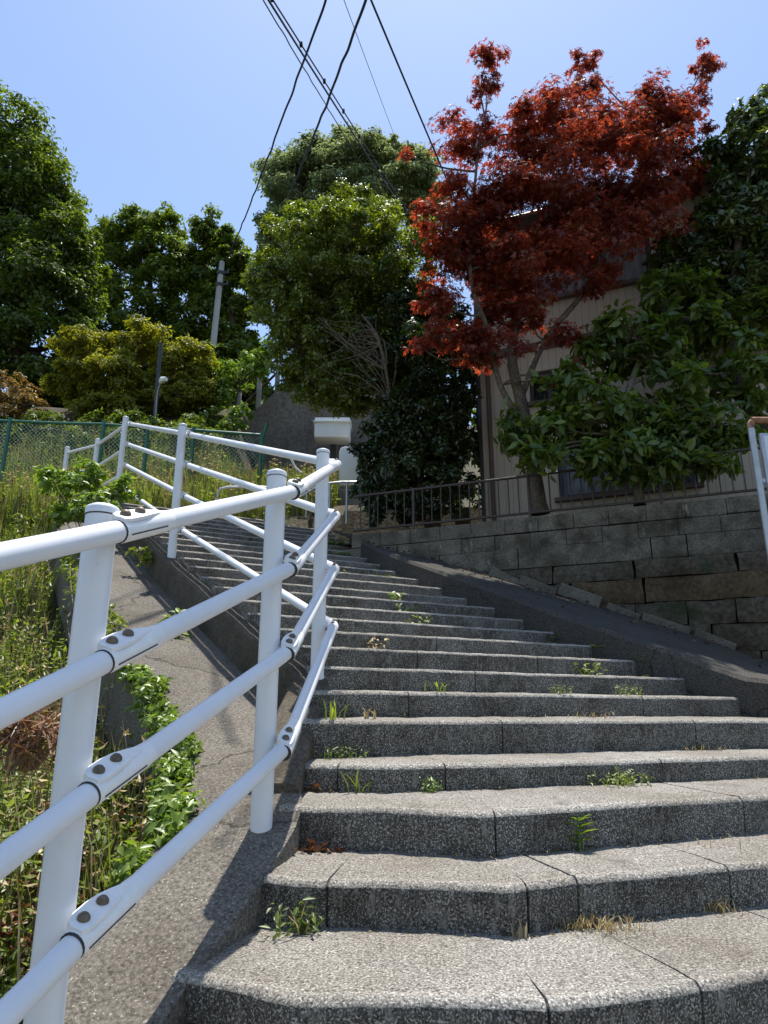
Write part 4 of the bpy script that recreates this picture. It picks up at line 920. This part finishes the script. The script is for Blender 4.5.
scatter('weeds', bank_points(500, .9, 4.5, 1.6, gap=.03), plant_template(g, 1, 16, .2, .6), .24, M['l_weed'], g)
scatter('grass', bank_points(5200, .9, 10.5, 3.2), grass_t, .36, M['l_weed'], g)
scatter('grass', bank_points(1300, .9, 10, 3.0), grass_t, .42, M['l_dry'], g)
scatter('grass', bank_points(2600, 7.2, 10.6, 3.4), grass_t, .62, M['l_weed'], g)
scatter('grass', bank_points(700, 7.2, 10.6, 3.4), grass_t, .7, M['l_dry'], g)
scatter('weeds', bank_points(420, 7.0, 10.4, 3.4), plant_template(g, 1, 16, .16), .6, M['l_weed'], g)
scatter('grass', bank2(2600), grass_t, .7, M['l_dry'], g)
scatter('grass', bank2(9000), grass_t, .66, M['l_weed'], g)
scatter('weeds', bank2(700), plant_template(g, 1, 16, .16), .72, M['l_weed'], g)
scatter('weeds', bank2(500), plant_template(g, 1, 14, .12), .8, M['l_dry'], g)
for o in list(col.objects):
    if o.name.split('.')[0] in ('weeds', 'grass'): tag(o, kind='stuff', label='mixed tall weeds and dry grass covering the bank left of the railing' if o.name[0] == 'w' else 'thin green and straw coloured grass covering the left bank', cat='plants')

def bush(name, label, clumps, leaf, size, n, mat, base, seed, sub=14, subr=.36, cat='plant', stems=6):
    gg = np.random.default_rng(seed); t = thing(name, label, cat, base)
    P, Nr, cs = crown_points(clumps, n, sub, subr, gg, .3); place_leaves('foliage', P, Nr, leaf, size, M[mat], t, g=gg)
    mb = MB()
    for c, q in cs[::max(1, len(cs) // 14)]: limb(mb, np.array(base) + np.array([gg.uniform(-.05, .05), gg.uniform(-.05, .05), 0]), q, .006, .002, .1, 4, 5, gg)
    mb.build('stems', M['twig'], t); return t
# leafy creeper strip along the slab edge
def edge_pt(y, dx=0., dz=0.):
    z = float(np.interp(y, [a[1][1] for a in st], [a[2] for a in st])); return np.array([slab_left(y) + dx, y, z + dz])
bush('creeper', 'leafy pale green creeper hanging along the slab edge under the near rail', [(edge_pt(y, -.01 + .02 * math.sin(y * 9), -.02), (.09, .15, .11)) for y in np.arange(2.7, 4.75, .15)], LS, .052, 4600, 'l_bright', tuple(edge_pt(3.6, -.1, -.4)), 61, 10, .5)
bush('creeper', 'sparser green creeper on the upper slab edge beyond the near post', [(edge_pt(y, -.0, -.02), (.11, .2, .13)) for y in np.arange(4.8, 7.2, .25)], LS, .055, 2600, 'l_weed', tuple(edge_pt(5.8, -.1, -.4)), 62, 8, .5)
bush('leafy_bush', 'fresh bright green bush behind the top of the nearest post', [(at(85, 480, 7.5), (.28, .28, .22)), (at(70, 505, 7.3), (.3, .25, .24)), (at(100, 510, 7.2), (.22, .22, .2)), (at(55, 480, 7.8), (.22, .2, .2)), (at(120, 490, 8.0), (.25, .2, .2))], LS, .085, 3000, 'l_bright', tuple(at(85, 545, 7.4)), 63, 16, .34)
pp = np.array([-1.33, 5.3, .44])
pp = np.array([at(178, 600, 5.35)[0], 5.35, .42])
bush('leafy_weed', 'yellow green broad leaved weed growing against the dark kerb wall', [(pp + (0, 0, .16), (.11, .1, .17)), (pp + (.03, -.04, .02), (.09, .08, .1)), (pp + (-.03, .05, .3), (.06, .06, .06))], LB, .10, 210, 'l_bright', tuple(pp - (0, 0, .05)), 64, 9, .5)
bush('leafy_weed', 'small dark weed in front of the upper end of the slab path', [(at(143, 558, 6.9) + (0, 0, .05), (.12, .1, .12))], LS, .07, 120, 'l_weed', tuple(at(143, 562, 6.9)), 65, 6, .5)
bush('red_weed', 'tangle of reddish brown dying stems beside the nearest post', [(at(25, 725, 2.6), (.16, .14, .06)), (at(45, 735, 2.5), (.12, .1, .05))], (np.array([(-.03, 0, 0), (.03, 0, 0), (.02, 1, .1), (-.02, 1, .1)]), [(0, 1, 2, 3)]), .11, 420, 'l_dead', tuple(at(25, 770, 2.6)), 66, 10, .5)

# ------------------------------------------------------------------ weeds and litter on the steps
def tread(k, u, v):
    """point of step k's tread on the ray through (u, v), kept just in front of the next riser"""
    z = noses[k][0] + .012
    r = ray(u, v)
    if abs(r[2]) > .045 and r[2] * z > 0:
        p = r * (z / r[2])
    else: p = r * (np.interp(u, [320, 760], [3.6, 4.9]) / r[1])
    zz, pl = noses[k + 1]
    y1 = float(np.interp(p[0], [a[0] for a in pl], [a[1] for a in pl])) - .012
    y0 = float(np.interp(p[0], [a[0] for a in noses[k][1]], [a[1] for a in noses[k][1]])) + .06
    y = min(max(p[1], y0), y1)
    if y == y1: p = r * (y1 / r[1])
    return np.array([p[0], y, noses[k][0] + (y - y0 + .06) * .03 if k < 6 else noses[k][0] + .004])
def tuft(label, k, u, v, n, h, mat, wdt=.012, spread=.06, seed=0, kind='grass', rise=True, name=None, cat='weed'):
    gg = np.random.default_rng(900 + seed); b0 = tread(k, u, v)
    t = thing(name or 'weed_tuft', label, cat, tuple(b0), 'weeds growing on the steps')
    P = b0 + np.stack([gg.normal(0, spread * .5, n), -np.abs(gg.normal(0, spread * .25, n)), np.zeros(n)], 1)
    if kind == 'grass':
        V = []; F_ = []
        for p in P:
            a = gg.uniform(0, 6.28); L = h * gg.uniform(.5, 1.2); d_ = np.array([math.cos(a), math.sin(a), 0]); sd_ = np.array([-d_[1], d_[0], 0]) * wdt / 2; be = gg.uniform(.2, .9)
            q = [p + d_ * L * be * f_ ** 2 + np.array([0, 0, L * (f_ - .35 * be * f_ ** 2)]) for f_ in (0, .35, .7, 1)]
            if any(x[1] > b0[1] + .005 for x in q): q = [np.array([x[0], min(x[1], b0[1] + .004), x[2]]) for x in q]
            V += [q[0] - sd_, q[0] + sd_, q[1] - sd_, q[1] + sd_, q[2] - sd_ * .8, q[2] + sd_ * .8, q[3]]
        V = np.array(V); fast_mesh('foliage', V, [(0, 1, 3, 2), (2, 3, 5, 4), (4, 5, 6)], 7, n, M[mat], t)
    elif kind == 'leafy':
        nl = 7; pts = []; nn = []
        for p in P:
            for i in range(nl):
                f_ = (i + 1) / nl; pts.append(p + np.array([gg.normal(0, .014), -abs(gg.normal(0, .014)), h * f_ * gg.uniform(.6, 1.)])); nn.append((gg.normal() * .5, -.5 + gg.normal() * .4, 1.))
        place_leaves('leaves', np.array(pts), np.array(nn), leaf_simple(.34), h * .36, M[mat], t, g=gg)
        V = []
        for p in P: V += [p + (.002, 0, 0), p - (.002, 0, 0), p + (0, -.01, h * .9)]
        fast_mesh('foliage', np.array(V), [(0, 1, 2)], 3, n, M[mat], t)
    elif kind == 'rosette':
        pts = []; nn = []; sp = []
        for lay in range(4):
            for i in range(7):
                a = i * .9 + lay * .4; pts.append(b0 + (0, -.03, h * (.25 + .22 * lay))); sp.append((math.cos(a), math.sin(a), .7 - .12 * (3 - lay) * 2)); nn.append((-math.cos(a) * .5, -math.sin(a) * .5, 1))
        place_leaves('leaves', np.array(pts), np.array(nn), leaf_simple(.22), h * .62, M[mat], t, g=gg, spin=np.array(sp))
        mb = MB(); mb.tube([b0 + (0, -.03, -.01), b0 + (0, -.03, h * .95)], [.006, .003], 6); mb.build('stem', M[mat], t)
    elif kind == 'litter':
        pts = P + np.stack([np.zeros(n), np.zeros(n), np.abs(gg.normal(0, .012, n)) + .006], 1)
        place_leaves('leaves', pts, gg.normal(size=(n, 3)) * .6 + np.array([0, 0, .8]), leaf_broad(.7), h, M[mat], t, g=gg)
    return t
tuft('bright rosette weed standing alone against a lower riser', 1, 577, 834, 1, .115, 'l_bright', kind='rosette', seed=1)
tuft('widest leafy green weed patch along a lower riser', 2, 612, 781, 34, .075, 'l_weed', spread=.30, kind='leafy', seed=2)
tuft('small leafy green tuft on the step with three curved blades left of it', 2, 432, 789, 8, .07, 'l_bright', spread=.05, kind='leafy', seed=3)
tuft('few long curved grass blades in the middle of the fourth riser', 2, 362, 789, 7, .12, 'l_weed', .008, .05, 4)
tuft('dark green leafy plant in the shaded corner of the second step', 0, 297, 933, 9, .10, 'l_mid', spread=.09, kind='leafy', seed=5)
tuft('biggest straw coloured dry tuft at the foot of the second riser', 0, 590, 926, 210, .05, 'l_dry', .0032, .15, 6)
tuft('thin dry sprig beside the wide joint of the lowest step', 0, 519, 934, 6, .085, 'l_dry', .007, .03, 7)
tuft('little dry tuft at the right end of the second riser', 0, 718, 908, 40, .06, 'l_dry', .0035, .06, 8)
tuft('pale dry sprig beside the dark green plant on the lowest step', 0, 303, 936, 5, .10, 'l_dry', .007, .03, 9)
tuft('scattered dry wisps at the right of the third riser', 1, 690, 828, 50, .035, 'l_dry', .0035, .35, 10)
tuft('heap of brown dead leaves in the left corner of the third step', 1, 318, 848, 30, .045, 'l_dead', spread=.14, kind='litter', seed=11, name='leaf_litter', cat='dead leaves')
tuft('small dead leaves in the left corner of the fourth step', 2, 316, 786, 9, .035, 'l_dead', spread=.05, kind='litter', seed=12, name='leaf_litter', cat='dead leaves')
tuft('dark low weeds in the left part of the fifth riser', 3, 345, 746, 14, .06, 'l_mid', spread=.13, kind='leafy', seed=13)
tuft('dry wisps at the right of the fifth riser', 3, 690, 742, 60, .04, 'l_dry', .004, .25, 14)
tuft('arching grass tuft in the left corner of the sixth step', 4, 332, 713, 7, .12, 'l_weed', .009, .05, 15)
tuft('yellowing blades near the left of the sixth step', 4, 372, 712, 9, .07, 'l_dry', .009, .06, 16)
tuft('small weeds midway along the seventh riser', 5, 440, 687, 9, .08, 'l_weed', .009, .08, 17)
tuft('dry blades at the right half of the sixth step', 4, 590, 712, 34, .045, 'l_dry', .005, .25, 18)
tuft('low leafy weed near the right end of the seventh step', 5, 640, 692, 10, .07, 'l_weed', spread=.10, kind='leafy', seed=19)
tuft('small leafy weed at the right of the seventh riser, left of the low one', 5, 568, 688, 8, .06, 'l_weed', spread=.08, kind='leafy', seed=20)
def upper(label, u, v, k, n, h, mat, kind, spread, seed, lsz=None):
    p0 = O + nrm * (TRD * (k - 4) - .03); r = ray(u, v); s_ = (r[0] * p0[1] - r[1] * p0[0]) / (e[0] * r[1] - e[1] * r[0]); p = p0 + e * s_
    gg = np.random.default_rng(950 + seed); b0 = np.array([p[0], p[1], noses[k][0] + .008])
    t = thing('weed_tuft', label, 'weed', tuple(b0), 'weeds growing on the steps')
    pts = []; nn = []
    for i in range(n):
        q = gg.normal(0, spread * .5); 
        for j in range(5): pts.append(b0 + np.array([e[0] * q, e[1] * q, 0]) - np.array([nrm[0], nrm[1], 0]) * abs(gg.normal(0, .035)) + (0, 0, h * gg.uniform(.15, 1.))); nn.append((gg.normal() * .6, -.5 + gg.normal() * .4, 1))
    place_leaves('leaves', np.array(pts), np.array(nn), leaf_simple(.45), lsz or h * .5, M[mat], t, g=gg)
    V = []
    for q in pts[::3]: V += [b0 + (.003, 0, 0), b0 - (.003, 0, 0), q]
    fast_mesh('foliage', np.array(V), [(0, 1, 2)], 3, len(pts[::3]), M[mat], t)
upper('broad leaved shaded weed clump near the right end of the flight', 632, 655, 7, 16, .16, 'l_weed', 'l', .42, 1, .11)
upper('single broad leaved weed at the right end of a shaded step', 655, 663, 6, 9, .14, 'l_loquat', 'l', .22, 2, .12)
upper('shaded weed clump against the ramp kerb', 588, 640, 8, 11, .13, 'l_loquat', 'l', .3, 3)
upper('taller pale sprig on the ramp side of a middle step', 578, 628, 8, 7, .22, 'l_loquat', 'l', .12, 4, .06)
upper('upper pale green sprig in a row of three on the middle steps', 393, 597, 11, 6, .12, 'l_bright', 'l', .12, 5)
upper('middle pale green sprig in a row of three on the middle steps', 402, 609, 10, 7, .10, 'l_bright', 'l', .16, 6)
upper('lowest green sprig in a row of three on the middle steps', 418, 620, 9, 7, .10, 'l_weed', 'l', .16, 7)
upper('tiny yellowish sprig on the step below the three sprigs', 375, 650, 7, 4, .09, 'l_dry', 'l', .06, 8)
upper('long low green patch on a shaded upper step', 368, 565, 14, 24, .06, 'l_weed', 'l', .8, 9, .05)
upper('dark green patch on the upper steps under the evergreen shrub', 345, 552, 17, 22, .10, 'l_mid', 'l', .6, 10, .08)
upper('mossy weed tuft below the evergreen shrub at the flight edge', 350, 540, 19, 20, .2, 'l_mid', 'l', .5, 11, .08)
upper('leafy weed on the shaded step left of the broad clump', 585, 668, 6, 7, .1, 'l_weed', 'l', .15, 12)
g = np.random.default_rng(77); P = []
for i in range(2600):
    k = int(g.integers(0, 6)); z, pl = noses[k + 1]; x = -.3 + 2.9 * g.random()
    if vnoise(x * 4.3 + k * 2.1, k * 1.3) < -.12: continue
    y = float(np.interp(x, [a[0] for a in pl], [a[1] for a in pl])) - .008 - abs(g.normal(0, .014))
    P.append((x, y, noses[k][0] + .022 + abs(g.normal(0, .005))))
o = place_leaves('leaf_litter', np.array(P), g.normal(size=(len(P), 3)) * .3 + np.array([0, 0, 1.]), LS, .017, M['l_crumb'], g=g); tag(o, 'crumbs of dead leaf litter gathered at the backs of the lower treads', 'litter', kind='stuff')
P = []
for i in range(260):
    j = int(g.integers(0, 25)); t_ = g.random(); f_ = min(.98, abs(g.normal(.78, .22))); a = near_line[j] + (near_line[j + 1] - near_line[j]) * t_; b_ = far_line[j] + (far_line[j + 1] - far_line[j]) * t_; p = a + (b_ - a) * f_; P.append((p[0], p[1], p[2] + .022))
o = place_leaves('leaf_litter', np.array(P), g.normal(size=(len(P), 3)) * .3 + np.array([0, 0, 1.]), LS, .06, M['l_dead'], g=g); tag(o, 'dry fallen leaves scattered on the dark asphalt ramp', 'litter', kind='stuff')

for o in list(bpy.data.objects):
    if '_o' in o: del o['_o']
print("verts", sum(len(o.data.vertices) for o in bpy.data.objects if o.type == 'MESH'), "objects", len(bpy.data.objects))
